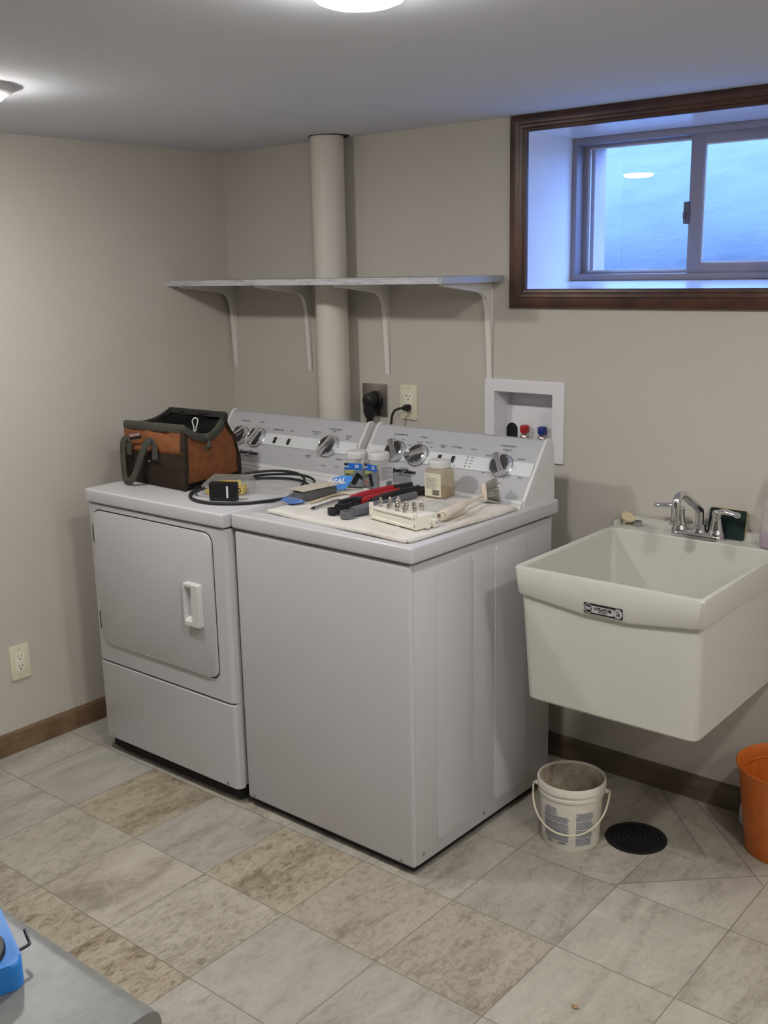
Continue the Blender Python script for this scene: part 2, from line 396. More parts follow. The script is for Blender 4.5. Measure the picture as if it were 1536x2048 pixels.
seen = {}
for f in list(bm.faces):
    seen.setdefault(tuple(sorted(v.index for v in f.verts)), []).append(f)
bmesh.ops.delete(bm, geom=[f for fs in seen.values() if len(fs) > 1 for f in fs], context='FACES_ONLY')
struct('wall_back', bm, WALL, smooth=0)
def baseboard(name, p0, p1, inward, mat):
    p0, p1, inn = V(p0), V(p1), V(inward); bm = NB()
    prof = [(0, 0), (0.013, 0), (0.013, 0.058), (0.010, 0.068), (0.004, 0.075), (0, 0.076)]
    loft(bm, [[p+inn*a+V((0, 0, b)) for a, b in prof] for p in (p0, p1)]); return struct(name, bm, mat, smooth=20)
baseboard('baseboard_left', (0, -0.013, 0), (0, RY, 0), (1, 0, 0), BASEY)
baseboard('baseboard_back', (0, 0, 0), (RX, 0, 0), (0, -1, 0), BASEX)
baseboard('baseboard_right', (RX, -0.013, 0), (RX, RY, 0), (-1, 0, 0), BASEY)

# ------------------------------------------------------------------ window
win = bpy.data.objects.new('window_1', None); COL.objects.link(win); win['kind'] = 'structure'; ORG[win.as_pointer()] = V((0, 0, 0))
YW = 0.25
bm = NB(); X0, X1, Z0, Z1 = 1.352, 2.164, 1.518, 1.977
sl = 0.020
def quadbox(bm, pts_front, pts_back):
    return loft(bm, [[V(p) for p in pts_front], [V(p) for p in pts_back]])
def jamb(pts):          # section (x,z) at the room side and at the window
    b = NB(); (a, c) = pts
    loft(b, [[V((x, 0.0, z)) for x, z in a], [V((x, YW+0.02, z)) for x, z in c]]); return part('jamb', b, JAMB, win, 0)
jamb(([(WX0, WZ0), (X0, Z0), (X0, Z1), (WX0, WZ1)], [(WX0, WZ0), (X0+0.006, Z0+sl), (X0+0.006, Z1), (WX0, WZ1)]))
jamb(([(WX1, WZ0), (X1, Z0), (X1, Z1), (WX1, WZ1)], [(WX1, WZ0), (X1-0.006, Z0+sl), (X1-0.006, Z1), (WX1, WZ1)]))
jamb(([(WX0, WZ1), (X0, Z1), (X1, Z1), (WX1, WZ1)], [(WX0, WZ1), (X0, Z1-0.002), (X1, Z1-0.002), (WX1, WZ1)]))
bb = NB(); loft(bb, [[V((x, 0.0, z)) for x, z in ((WX0, WZ0), (X0, Z0), (X1, Z0), (WX1, WZ0))], [V((x, YW+0.02, z)) for x, z in ((WX0, WZ0), (X0, Z0+sl), (X1, Z0+sl), (WX1, WZ0))]])
part('window_sill', bb, JAMB, win, 0)
def rect_frame(bm, x0, x1, z0, z1, wl, wr, wb, wt, y0, y1, bev=0.003):
    box(bm, x0, x0+wl, y0, y1, z0, z1, bev); box(bm, x1-wr, x1, y0, y1, z0, z1, bev)
    box(bm, x0+wl-0.002, x1-wr+0.002, y0, y1, z0, z0+wb, bev); box(bm, x0+wl-0.002, x1-wr+0.002, y0, y1, z1-wt, z1, bev)
fx0, fx1, fz0, fz1 = X0+0.006, X1-0.006, Z0+sl-0.001, Z1-0.001
bm = NB(); rect_frame(bm, fx0, fx1, fz0, fz1, 0.018, 0.018, 0.020, 0.022, YW, YW+0.07)
box(bm, fx0+0.016, fx1-0.016, YW+0.034, YW+0.04, fz0+0.018, fz0+0.026, 0.001)
part('window_frame', bm, VINYL, win)
MX = 1.772
GLASS = clear_mat('window_glass', (0.97, 0.985, 1.0), 0.0, gloss=0.0)
def sash(x0, x1, y0, y1, wl, wr, lip):
    b = NB(); rect_frame(b, x0, x1, fz0+0.016, fz1-0.018, wl, wr, lip, lip, y0, y1)
    s = part('sash', b, VINYL, win)
    g = NB(); box(g, x0+wl-0.003, x1-wr+0.003, (y0+y1)/2-0.002, (y0+y1)/2+0.002, fz0+0.016+lip-0.003, fz1-0.018-lip+0.003)
    part('pane', g, GLASS, s, 0)
    g = NB(); rect_frame(g, x0+wl-0.001, x1-wr+0.001, fz0+0.015+lip, fz1-0.017-lip, 0.005, 0.005, 0.005, 0.005, y0+0.006, y0+0.012, 0.001)
    part('glazing_bead', g, WPLAST, s)
    return s
s1 = sash(fx0+0.014, MX, YW+0.042, YW+0.066, 0.022, 0.03, 0.012)
s2 = sash(MX-0.022, fx1-0.014, YW+0.008, YW+0.034, 0.042, 0.042, 0.032)
b = NB(); box(b, MX-0.036, MX-0.018, YW+0.002, YW+0.016, 1.70, 1.765, 0.003); box(b, MX-0.034, MX-0.026, YW-0.006, YW+0.004, 1.715, 1.735, 0.002)
part('latch', b, M('latch_grey', (92, 90, 100), 0.5), s2)
# stained casing round the opening, mitred
PROF = [(0, 0), (0, 0.010), (0.003, 0.0125), (0.010, 0.0135), (0.012, 0.0122), (0.0145, 0.0138), (0.024, 0.0148), (0.0262, 0.0134), (0.029, 0.0150), (0.052, 0.0165), (0.056, 0.0155), (0.058, 0.012), (0.058, 0)]
tz1 = min(Z1+0.047, H-0.001)
ci = [(X0, Z0), (X1, Z0), (X1, Z1), (X0, Z1)]
co_ = [(X0-0.058, Z0-0.058), (X1+0.058, Z0-0.058), (X1+0.058, tz1), (X0-0.058, tz1)]
for k, (a, b_) in enumerate(((0, 1), (1, 2), (2, 3), (3, 0))):
    bm = NB()
    def ring(i): return [V((ci[i][0]+(co_[i][0]-ci[i][0])*o/0.058, -d, ci[i][1]+(co_[i][1]-ci[i][1])*o/0.058)) for o, d in PROF]
    loft(bm, [ring(a), ring(b_)]); struct('trim_%d' % (k+1), bm, TRIMX if k % 2 == 0 else TRIMZ, smooth=25)
# outdoors: wood buck, snow bank
bm = NB(); box(bm, X0-0.05, X0+0.048, 0.325, 0.40, 1.45, 2.05); box(bm, X0-0.05, X1+0.05, 0.325, 0.40, 1.955, 2.05)
box(bm, X1-0.048, X1+0.05, 0.325, 0.40, 1.45, 2.05)
struct('trim_5', bm, M('weathered_buck', (188, 170, 172), 0.8, var=0.12, vscale=25, stretch=(1, 1, 0.2)), smooth=0)
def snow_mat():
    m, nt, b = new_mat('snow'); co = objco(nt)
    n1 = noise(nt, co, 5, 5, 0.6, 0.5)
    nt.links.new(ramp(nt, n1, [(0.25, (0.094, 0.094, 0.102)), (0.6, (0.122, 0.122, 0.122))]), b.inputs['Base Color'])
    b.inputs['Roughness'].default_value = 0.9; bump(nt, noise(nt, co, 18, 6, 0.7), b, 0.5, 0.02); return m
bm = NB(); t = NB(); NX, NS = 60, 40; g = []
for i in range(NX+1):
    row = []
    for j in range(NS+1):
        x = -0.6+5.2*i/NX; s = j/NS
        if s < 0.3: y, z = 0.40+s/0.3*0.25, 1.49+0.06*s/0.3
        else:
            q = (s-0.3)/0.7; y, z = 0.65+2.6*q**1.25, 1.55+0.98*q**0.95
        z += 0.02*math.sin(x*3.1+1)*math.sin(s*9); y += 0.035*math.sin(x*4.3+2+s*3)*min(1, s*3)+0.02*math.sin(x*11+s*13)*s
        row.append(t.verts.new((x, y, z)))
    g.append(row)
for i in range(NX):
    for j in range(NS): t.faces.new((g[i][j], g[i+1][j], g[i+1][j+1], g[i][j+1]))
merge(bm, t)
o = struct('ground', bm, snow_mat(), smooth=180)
bm = NB(); box(bm, -0.6, 4.6, 0.285, 0.42, 1.2, 1.45); struct('ground_lip', bm, M('well_earth', (150, 150, 158), 0.9, var=0.2), smooth=0)

# ------------------------------------------------------------------ ceiling lamps
def emis_mat():
    m, nt, b = new_mat('lamp_lens')
    co = objco(nt); f = noise(nt, co, 40, 2)
    nt.links.new(ramp(nt, f, [(0, (0.86, 0.86, 0.86)), (1, (0.9, 0.9, 0.9))]), b.inputs['Base Color'])
    b.inputs['Emission Color'].default_value = (*LAMP_COL, 1); b.inputs['Emission Strength'].default_value = LAMP_L; return m
lamp = thing('ceiling_light', 'lit round ceiling light cut by the top edge of the photo, above the washer', 'ceiling light', (1.965, -1.484, H), 'round ceiling lights')
o_ = V(lamp.location)
bm = NB(); lathe(bm, [(0, 0), (0.094, 0), (0.096, -0.006), (0.092, -0.014), (0.080, -0.020), (0.0725, -0.022), (0.0725, -0.012), (0, -0.012)], Matrix.Translation(o_), 56); part('trim_ring', bm, WPLAST, lamp)
bm = NB(); lathe(bm, [(0.072, -0.014), (0.072, -0.0235), (0.068, -0.0285), (0.055, -0.0335), (0.03, -0.0365), (0, -0.0375)], Matrix.Translation(o_), 56); part('lens', bm, emis_mat(), lamp, label='glowing white lens')
dup(lamp, (0.705, -1.42, H), 'lit round ceiling light at the left edge of the photo, near the left wall')
dup(lamp, (3.10, -1.25, H), 'lit round ceiling light out to the right, in front of the sink')
dup(lamp, (3.95, -2.45, H), 'added fill lamp nearest the camera, unseen, copied from the round ceiling light')  # added fill lamp, no known fitting here; brightens the washer's right side
dup(lamp, (4.60, -1.30, H), 'added fill lamp farthest right beyond the sink, unseen, copied from the round ceiling light')  # second added lamp, unseen, more fill from the right on the washer

# ------------------------------------------------------------------ washer and dryer
CV = V((0, 0.111, 0.157)).normalized(); CS = 0.19
def CON(x, s, off=0.0):
    o = V((x, -0.344, 0.936))+CV*s; m = mk(o, (1, 0, 0), CV); return m @ Matrix.Translation((0, 0, off))
def console(root, x0, x1, knobs, buttons):
    prof = [(-0.186, 0.9155), (-0.191, 1.070), (-0.198, 1.085), (-0.212, 1.0935), (-0.227, 1.0925), (-0.234, 1.086), (-0.343, 0.936), (-0.347, 0.9155)]
    bm = NB(); loft(bm, [[V((x, y, z)) for y, z in prof] for x in (x0+0.004, x1-0.004)])
    c = part('control_console', bm, SILVER, root, 30, 'sloping silver control console')
    for xa, xb in ((x0, x0+0.011), (x1-0.011, x1)):
        bm = NB(); cx, cz = -0.25, 0.99
        ring = lambda x, k: [V((x, cy_(y, k), cz_(z, k))) for y, z in prof]
        cy_ = lambda y, k: cx+(y-cx)*k; cz_ = lambda z, k: max(0.9155, cz+(z-cz)*k)
        loft(bm, [ring(xa, 1.02), ring(xa+0.002, 1.055), ring(xb-0.002, 1.055), ring(xb, 1.02)])
        part('end_cap', bm, WPLAST, c, 30, 'white end cap')
    bm = NB(); plate(bm, CON(0, 0), x0+0.012, x1-0.012, 0.075, 0.119, 0.001, -0.001, 0.0008); part('silver_band', bm, BAND, c, 0, 'pale silver band')
    bm = NB()
    sweep(bm, [(x0+0.002, -0.349, 0.929), (x1-0.002, -0.349, 0.929)], circ(0, 0, 0.009, 14))
    sweep(bm, [(x0+0.002, -0.360, 0.9185), (x1-0.002, -0.360, 0.9185)], [(a*1.0, b*0.8) for a, b in circ(0, 0, 0.008, 14)])
    part('base_rail', bm, WPLAST, c, 40, 'rounded white rail')
    for x, s, ang, r in knobs:
        Mk = CON(x, s)
        bm = NB(); lathe(bm, [(r*1.12, 0), (r*1.12, 0.002), (r*1.06, 0.003), (r*1.03, 0.010), (r, 0.017), (r*0.9, 0.0195), (r*0.86, 0.0175), (0, 0.0165)], Mk, 44)
        k = part('knob', bm, CHROME, c, 40, 'round chrome dial')
        bm = NB()
        for sg in (0, PI):
            pts = [(r*0.82*math.cos(a), r*0.82*math.sin(a)) for a in [0.24+sg+(PI-0.48)*i/14 for i in range(15)]]
            prism(bm, [(p[0], p[1]) for p in pts], 0.0166, 0.0182, Mk @ Matrix.Rotation(ang, 4, 'Z'))
        part('dial_recess', bm, BLACK, c, 20, 'black crescents on a chrome dial')
        bm = NB(); Mr = Mk @ Matrix.Rotation(ang, 4, 'Z')
        loft(bm, [[V((a, b, z)) for a, b in ((-r*1.02, -hw), (-r*0.9, -hw*1.15), (0, -hw*0.8), (r*0.95, -hw*1.1), (r*1.06, -hw*0.6), (r*1.06, hw*0.6), (r*0.95, hw*1.1), (0, hw*0.8), (-r*0.9, hw*1.15), (-r*1.02, hw))] for z, hw in ((0.012, 0.0135), (0.024, 0.0105), (0.029, 0.0065))], mat=Mr)
        o = part('dial_grip', bm, CHROME, c, 30, 'chrome grip bar of a dial')
    for x, s in buttons:
        bm = NB(); plate(bm, CON(x, s), -0.0065, 0.0065, -0.0115, 0.0115, 0.0015, 0, 0.0022, 0.0008); part('push_button', bm, BLACK, c, 30, 'small black button')
    return c
def screws(root, mats):
    for Mx in mats:
        bm = NB(); lathe(bm, [(0.0055, 0), (0.0055, 0.0012), (0.0035, 0.0026), (0, 0.003)], Mx, 16); part('screw', bm, STEEL, root)

washer = thing('washing_machine', 'white top-loading washing machine with towel and tools on top, beside the sink', 'washing machine', (1.5584, -0.866, 0), rotz=-0.0129)
wx0, wx1, wy = 0.907, 1.5584, -0.866
bm = NB(); box(bm, wx0+0.003, wx1, wy+0.014, -0.195, 0.028, 0.864, 0.004); part('cabinet', bm, WHITE, washer)
bm = NB(); box(bm, wx0, wx1-0.001, wy, wy+0.022, 0.024, 0.866, 0.0105, 4); part('front_panel', bm, WHITE, washer)
bm = NB(); box(bm, wx0+0.006, wx1-0.008, wy+0.010, -0.20, 0.86, 0.874); part('top_seam', bm, DARK, washer, 0)
bm = NB(); box(bm, wx0-0.004, wx1+0.011, wy-0.006, -0.176, 0.871, 0.9155, 0.007, 4); top_w = part('top_panel', bm, WHITE, washer)
bm = NB(); plate(bm, TOP(0, 0, 0), wx0+0.04, wx1-0.04, wy+0.03, -0.395, 0.02, 0.9155, 0.9175, 0.0015); part('lid', bm, WHITE, washer)
for ya, yb in ((-0.767, -0.604), (-0.491, -0.334)):
    bm = NB(); plate(bm, SIDE(wx1, 0, 0), ya, yb, 0.069, 0.838, 0.012, -0.001, 0.0032, 0.0016); part('side_panel', bm, WHITE, washer, 25)
bm = NB(); box(bm, wx0+0.012, wx1-0.012, wy+0.016, -0.21, 0.0085, 0.029); part('base_pan_shade', bm, DARK, washer, 0)  # near-black base block fills the floor gap to deepen its shade
for x in (wx0+0.06, wx1-0.06):
    for y in (wy+0.07, -0.26):
        bm = NB(); cyl(bm, (x, y, 0), (x, y, 0.012), 0.02); cyl(bm, (x, y, 0.012), (x, y, 0.03), 0.008); part('leg', bm, RUBBER, washer)
screws(washer, [SIDE(wx1, -0.827, 0.055), SIDE(wx1, -0.545, 0.052), SIDE(wx1, -0.255, 0.055), FRONT(wx0+0.03, wy, 0.036), FRONT(wx1-0.045, wy, 0.036)])
wc = console(washer, wx0+0.004, wx1, [(1.035, 0.104, 2.2, 0.034), (1.127, 0.100, 0.45, 0.034), (1.44, 0.100, -0.95, 0.034)], [(1.211, 0.100), (1.262, 0.101)])
bm = NB()
for i in range(4): prism(bm, circ(0, 0, 0.0022, 10), 0, 0.0006, CON(1.3135, 0.1145-0.0102*i, 0.0009))
for x, s, tx, sz in ((1.03, 0.165, 'WASH TEMPERATURE', .0058), (1.123, 0.164, 'OPTIONS', .006), (1.209, 0.143, 'DEEP FILL', .006), (1.209, 0.137, 'SPECIAL', .004), (1.26, 0.143, 'START/PAUSE', .006), (1.322, 0.142, 'STATUS', .006),
                     (1.439, 0.165, 'CYCLE SELECTION', .0065), (1.44, 0.1525, 'NORMAL ECO', .005), (1.385, 0.128, 'DELICATE', .005), (1.498, 0.128, 'PERM PRESS', .005), (1.386, 0.071, 'SPIN', .005), (1.445, 0.045, 'HEAVY DUTY', .005), (1.515, 0.069, 'RINSE', .005),
                     (1.01, 0.148, 'COLD', .004), (1.045, 0.148, 'WARM', .004), (1.083, 0.132, 'OFF / OPT', .004), (1.115, 0.146, 'EXTRA RINSE', .004), (1.152, 0.148, 'SECOND RINSE', .004), (1.165, 0.132, 'SOFT', .004),
                     (1.331, 0.1145, 'WASH', .004), (1.331, 0.1043, 'RINSE', .004), (1.331, 0.0941, 'SPIN', .004), (1.331, 0.0839, 'LID', .004), (1.275, 0.081, 'CANCEL', .0035)):
    text_bm(bm, tx, sz, CON(x, s, 0.0011), 0.0002)
for k in range(12):
    a = 2*PI*k/12; Mr = CON(1.44, 0.100, 0.0010) @ Matrix.Rotation(a, 4, 'Z'); plate(bm, Mr, 0.042, 0.049, -0.0004, 0.0004, 0.0001, 0, 0.0003, 0, 1)
part('panel_markings', bm, INK, wc, 0)
bm = NB(); text_bm(bm, 'Speed Queen', 0.0185, CON(1.096, 0.042, 0.0009), 0.0003, 0.25, 0.0007, sx=0.92); text_bm(bm, 'COMMERCIAL HEAVY DUTY', 0.0042, CON(1.105, 0.0285, 0.0009), 0.0002)
part('brand_lettering', bm, LOGOINK, wc, 0)
bm = NB(); lathe(bm, [(0.0085, 0), (0.0085, 0.0006), (0.0062, 0.0006), (0.0062, 0)], CON(1.026, 0.041, 0.0009), 28); part('brand_emblem', bm, LOGOINK, wc, 0)

dryer = thing('clothes_dryer', 'white front-loading clothes dryer in the corner with tool bag on top', 'clothes dryer', (0.570, -0.885, 0))
dx0, dx1, dy = 0.240, 0.897, -0.885
bm = NB(); box(bm, dx0+0.004, dx1-0.003, dy+0.016, -0.195, 0.055, 0.866, 0.004); part('cabinet', bm, WHITE, dryer)
def dryer_face(z0, z1):
    pts = rrect_pts(dx0, dx1, 0, 0.04, 0.012, 4)
    pts = [(x, y) for x, y in pts]
    bm = NB(); t = [(dx0, 0.03), (dx0, 0.010), (dx0+0.004, 0.003), (dx0+0.010, 0), (dx1-0.015, 0), (dx1-0.008, 0.0025), (dx1, 0.012), (dx1, 0.03)]
    loft(bm, [[V((x, dy+y+e, z)) for x, y in t] for z, e in ((z0, 0.003), (z0+0.003, 0), (z1-0.003, 0), (z1, 0.003))]); return bm
part('front_panel', dryer_face(0.331, 0.868), WHITE, dryer, 30)
part('toe_panel', dryer_face(0.052, 0.326), WHITE, dryer, 30)
bm = NB(); box(bm, dx0+0.006, dx1-0.008, dy+0.012, dy+0.03, 0.32, 0.335); part('panel_seam', bm, DARK, dryer, 0)
bm = NB(); box(bm, dx0+0.006, dx1-0.008, dy+0.012, -0.2, 0.862, 0.876); part('panel_seam', bm, DARK, dryer, 0)
bm = NB(); box(bm, dx0-0.004, dx1+0.002, dy-0.006, -0.176, 0.872, 0.9155, 0.007, 4); part('top_panel', bm, WHITE, dryer)
bm = NB(); plate(bm, FRONT(0, dy, 0), 0.2695, 0.8445, 0.3965, 0.8525, 0.034, -0.002, 0.0006); part('door_gap', bm, DARK, dryer, 0)
bm = NB(); plate(bm, FRONT(0, dy, 0), 0.2725, 0.8415, 0.4005, 0.8485, 0.032, -0.001, 0.0065, 0.004, 8); door = part('door', bm, WHITE, dryer, 30)
# recessed pull
def scoop(bm, Mx, outer, inner, h, d, r=0.006):
    ro = rrect_pts(*outer, r, 5); ri = rrect_pts(*inner, r*0.8, 5); sh = lambda P, k: [( (sum(p[0] for p in P)/len(P))+(p[0]-sum(q[0] for q in P)/len(P))*k, (sum(p[1] for p in P)/len(P))+(p[1]-sum(q[1] for q in P)/len(P))*k) for p in P]
    rings = [[V((x, y, 0)) for x, y in ro], [V((x, y, h-0.003)) for x, y in ro], [V((x, y, h)) for x, y in sh(ro, 0.96)], [V((x, y, h)) for x, y in ri], [V((x, y, h-0.003)) for x, y in sh(ri, 0.95)], [V((x, y, d)) for x, y in sh(ri, 0.8)]]
    return loft(bm, rings, mat=Mx, cap0=False)
bm = NB(); scoop(bm, FRONT(0, dy-0.0065, 0), (0.722, 0.791, 0.553, 0.688), (0.728, 0.760, 0.568, 0.678), 0.017, 0.001); part('door_handle', bm, WPLAST, door, 30)
for za, zb in ((0.739, 0.799), (0.443, 0.503)):
    bm = NB(); box(bm, 0.262, 0.272, dy-0.004, dy+0.004, za, zb, 0.001); cyl(bm, (0.267, dy-0.004, za+0.006), (0.267, dy-0.004, zb-0.006), 0.0026, n=10); part('hinge', bm, M('hinge_bronze', (70, 58, 52), 0.4, 0.6), dryer)
bm = NB(); box(bm, dx0+0.012, dx1-0.012, dy+0.022, -0.21, 0.012, 0.056); part('base_pan_shade', bm, DARK, dryer, 0)  # dark block under the dryer, stands in for shade in the gap
for x in (dx0+0.06, dx1-0.06):
    for y in (dy+0.07, -0.26):
        bm = NB(); cyl(bm, (x, y, 0), (x, y, 0.014), 0.02); cyl(bm, (x, y, 0.014), (x, y, 0.056), 0.008); part('leg', bm, RUBBER, dryer)
screws(dryer, [FRONT(dx0+0.045, dy, 0.064), FRONT(dx1-0.045, dy, 0.064)])
dc = console(dryer, dx0-0.008, dx1-0.002, [(0.339, 0.097, 0.75, 0.033), (0.423, 0.096, 1.15, 0.034), (0.767, 0.095, 1.05, 0.036)], [(0.512, 0.095), (0.578, 0.095)])
bm = NB()
for x, s, tx, sz in ((0.332, 0.157, 'TEMP SELECTION', .0058), (0.416, 0.158, 'SIGNAL', .006), (0.51, 0.136, 'EXTENDED TUMBLE', .0058), (0.574, 0.137, 'START', .006), (0.687, 0.144, 'AUTOMATIC DRY', .0055), (0.687, 0.136, 'REGULAR', .0055), (0.765, 0.160, 'CYCLE SELECTION', .0065), (0.765, 0.152, 'FABRIC', .005),
                     (0.833, 0.142, 'AUTOMATIC', .005), (0.833, 0.135, 'DELICATES', .005), (0.833, 0.128, 'LINEN', .005), (0.693, 0.054, 'TIMED DRY', .005), (0.693, 0.047, 'MINUTES', .005), (0.832, 0.054, 'PERM PRESS', .005), (0.776, 0.026, 'DAMP DRY', .004), (0.835, 0.027, 'LESS DRY', .004),
                     (0.305, 0.131, 'LOW', .004), (0.345, 0.131, 'MEDIUM', .004), (0.387, 0.131, 'OFF', .004), (0.46, 0.137, 'ON', .004), (0.512, 0.112, 'ON', .003)):
    text_bm(bm, tx, sz, CON(x, s, 0.0011), 0.0002)
for k in range(16):
    a = 2*PI*k/20-0.6; Mr = CON(0.767, 0.095, 0.0010) @ Matrix.Rotation(a, 4, 'Z'); plate(bm, Mr, 0.043, 0.050, -0.0004, 0.0004, 0.0001, 0, 0.0003, 0, 1)
for k in range(6):
    Mr = CON(0.423, 0.096, 0.0010) @ Matrix.Rotation(0.5+0.2*k, 4, 'Z'); plate(bm, Mr, 0.040, 0.049, -0.0004, 0.0004, 0.0001, 0, 0.0003, 0, 1)
part('panel_markings', bm, INK, dc, 0)
bm = NB(); text_bm(bm, 'Speed Queen', 0.0185, CON(0.411, 0.037, 0.0009), 0.0003, 0.25, 0.0007, sx=0.90); text_bm(bm, 'COMMERCIAL HEAVY DUTY', 0.0042, CON(0.42, 0.024, 0.0009), 0.0002)
part('brand_lettering', bm, LOGOINK, dc, 0)
bm = NB(); lathe(bm, [(0.0085, 0), (0.0085, 0.0006), (0.0062, 0.0006), (0.0062, 0)], CON(0.346, 0.037, 0.0009), 28); part('brand_emblem', bm, LOGOINK, dc, 0)

# ------------------------------------------------------------------ shelf, brackets, pipe
def shelf_mat():
    m, nt, b = new_mat('shelf_laminate'); co = objco(nt, (0.16, 1, 3.0))
    f = noise(nt, co, 60, 5, 0.7, 1.0)
    nt.links.new(ramp(nt, f, [(0.38, lin((150, 152, 156))), (0.48, lin((196, 197, 200))), (0.7, lin((206, 206, 207)))]), b.inputs['Base Color'])
    b.inputs['Roughness'].default_value = 0.45; return m
bm = NB(); c_, r_ = 0.0, 0.012
poly = [(0.0, -0.302), (1.236, -0.302), (1.246, -0.299), (1.250, -0.290), (1.268, -0.020), (1.267, -0.008), (1.260, -0.002), (0.669, -0.002)]
poly += [(0.605+0.064*math.cos(a), -0.076+0.064*math.sin(a)) for a in [PI/2*0-2*PI*i/24*0.5 for i in range(13)]][0:0]
# notch round the drain pipe
notch = [(0.669, -0.076)]+[(0.605+0.064*math.cos(-PI*i/12), -0.076+0.064*math.sin(-PI*i/12)) for i in range(1, 12)]+[(0.541, -0.076), (0.541, -0.002)]
poly = poly+notch+[(0.0, -0.002)]
prism(bm, poly, 1.541, 1.5605, TOP(0, 0, 0))
sh = thing('wall_shelf', 'long pale grey shelf on white brackets running around the white pipe', 'shelf', (0.63, -0.15, 1.541))
part('shelf_board', bm, shelf_mat(), sh, 30)
bm = NB(); b_ = [(1.236, -0.3025), (1.2464, -0.2995), (1.2506, -0.290), (1.2686, -0.020), (1.2676, -0.008)]
loft(bm, [[V((x, y, z)) for x, y in b_+[(p[0]-0.002, p[1]+0.001) for p in b_[::-1]]] for z in (1.5412, 1.5603)])
part('edge_band', bm, M('edge_banding', (176, 180, 186), 0.4, 0.0, var=0.1, vscale=120), sh, 30, 'smooth blue-grey end edge')

def bracket_geo():
    bm = NB()
    prof = [(-0.0015, -0.31), (-0.0075, -0.31)]
    prof += [(-0.013, -0.20), (-0.020, -0.095), (-0.026, -0.064), (-0.038, -0.043), (-0.060, -0.032), (-0.095, -0.027), (-0.19, -0.016), (-0.262, -0.007), (-0.262, -0.0008), (-0.0015, -0.0008)]
    web = NB(); prism(web, prof, -0.0085, 0.0085, mk((0, 0, 0), (0, 1, 0), (0, 0, 1)), 0.002); merge(bm, web)
    return bm
wallflange = NB(); prism(wallflange, [(-0.010, -0.02), (0.010, -0.02), (0.0095, -0.10), (0.0045, -0.305), (0.006, -0.312), (0.0055, -0.320), (0, -0.324), (-0.0055, -0.320), (-0.006, -0.312), (-0.0045, -0.305), (-0.0095, -0.10)][::-1], 0, 0.0022, FRONT(0, 0, 0), 0.0008)
topflange = NB(); prism(topflange, [(-0.011, -0.002), (0.011, -0.002), (0.0105, -0.10), (0.006, -0.262), (0, -0.272), (-0.006, -0.262), (-0.0105, -0.10)], -0.0025, -0.0004, TOP(0, 0, 0))
BRK = M('bracket_enamel', (232, 228, 222), 0.4, var=0.01)
bk = thing('shelf_bracket', 'x', 'shelf bracket', (0.026, 0, 1.541), 'white shelf brackets')
o0 = Matrix.Translation(V((0.026, 0, 1.541)))
b2 = bracket_geo(); b2.transform(o0); part('rib', b2, BRK, bk, 40)
wallflange.transform(o0); part('wall_arm', wallflange, BRK, bk, 30); topflange.transform(o0); part('shelf_arm', topflange, BRK, bk, 30)
b2 = NB(); lathe(b2, [(0.004, 0), (0.003, 0.002), (0, 0.0026)], o0 @ FRONT(0, -0.002, -0.314), 12); part('screw', b2, BRK, bk)
bk['label'] = 'white shelf bracket in the corner, leftmost under the shelf'
dup(bk, (0.424, 0, 1.541), 'white shelf bracket just left of the white pipe')
dup(bk, (0.793, 0, 1.541), 'white shelf bracket just right of the white pipe')
dup(bk, (1.216, 0, 1.541), 'white shelf bracket nearest the window, rightmost under the shelf')

pp = thing('drain_pipe', 'thick cream painted vertical pipe passing through the shelf to the ceiling', 'pipe', (0.605, -0.076, 0))
bm = NB(); lathe(bm, [(0.0565, 0.0), (0.0565, H-0.001)], Matrix.Translation((0.605, -0.076, 0)), 48, True, True); part('pipe_body', bm, PIPEW, pp)
bm = NB(); lathe(bm, [(0.0568, H-0.006), (0.0575, H-0.012), (0.0568, H-0.018)], Matrix.Translation((0.605, -0.076, 0)), 48); part('paint_edge', bm, PIPEW, pp)
bm = NB(); prism(bm, circ(0.612, -0.072, 0.069, 40), H-0.0015, H+0.0, TOP(0, 0, 0)); part('ceiling_gap', bm, DARK, pp, 0, 'dark ragged gap in ceiling')

# ------------------------------------------------------------------ outlets, plugs, supply box
def receptacle(bm_face, Mx, cz):
    pass
def duplex(root, Mx, hidden_low=False):
    bm = NB(); plate(bm, Mx, -0.0365, 0.0365, -0.059, 0.059, 0.003, 0, 0.006, 0.0025); part('cover_plate', bm, IVORY, root)
    bm = NB(); plate(bm, Mx, -0.0168, 0.0168, -0.0335, 0.0335, 0.001, 0.004, 0.0068, 0.0005); r = part('receptacle', bm, M('receptacle_cream', (236, 232, 214), 0.4), root)
    bm = NB()
    for cz in (0.0175, -0.0175):
        for x, h in ((-0.0065, 0.0045), (0.0065, 0.0038)): plate(bm, Mx, x-0.0011, x+0.0011, cz+0.003-h+0.002, cz+0.003+h+0.002, 0.0003, 0.0060, 0.0071, 0, 1)
        prism(bm, circ(0, cz-0.0065, 0.0026, 12), 0.0060, 0.0071, Mx)
    part('slots', bm, BLACK, r, 0, 'dark socket slots')
    for cz in (0.048, -0.048):
        bm = NB(); lathe(bm, [(0.0032, 0.0055), (0.003, 0.0068), (0, 0.007)], Mx @ Matrix.Translation((0, cz, 0)), 14)
        part('screw', bm, M('screw_ivory', (190, 182, 158), 0.4), root)
ol = thing('electrical_outlet', 'cream duplex outlet low on the left wall above the baseboard', 'outlet', (0, -1.044, 0.312))
duplex(ol, mk((0, -1.044, 0.312), (0, 1, 0), (0, 0, 1)))
ol2 = thing('electrical_outlet', 'cream duplex outlet above the washer with a black plug in it', 'outlet', (0.8825, 0, 1.1385))
duplex(ol2, FRONT(0.8825, 0, 1.1385))
pg = thing('power_plug', 'small black plug and cord in the cream outlet behind the washer', 'plug', (0.884, -0.008, 1.121))
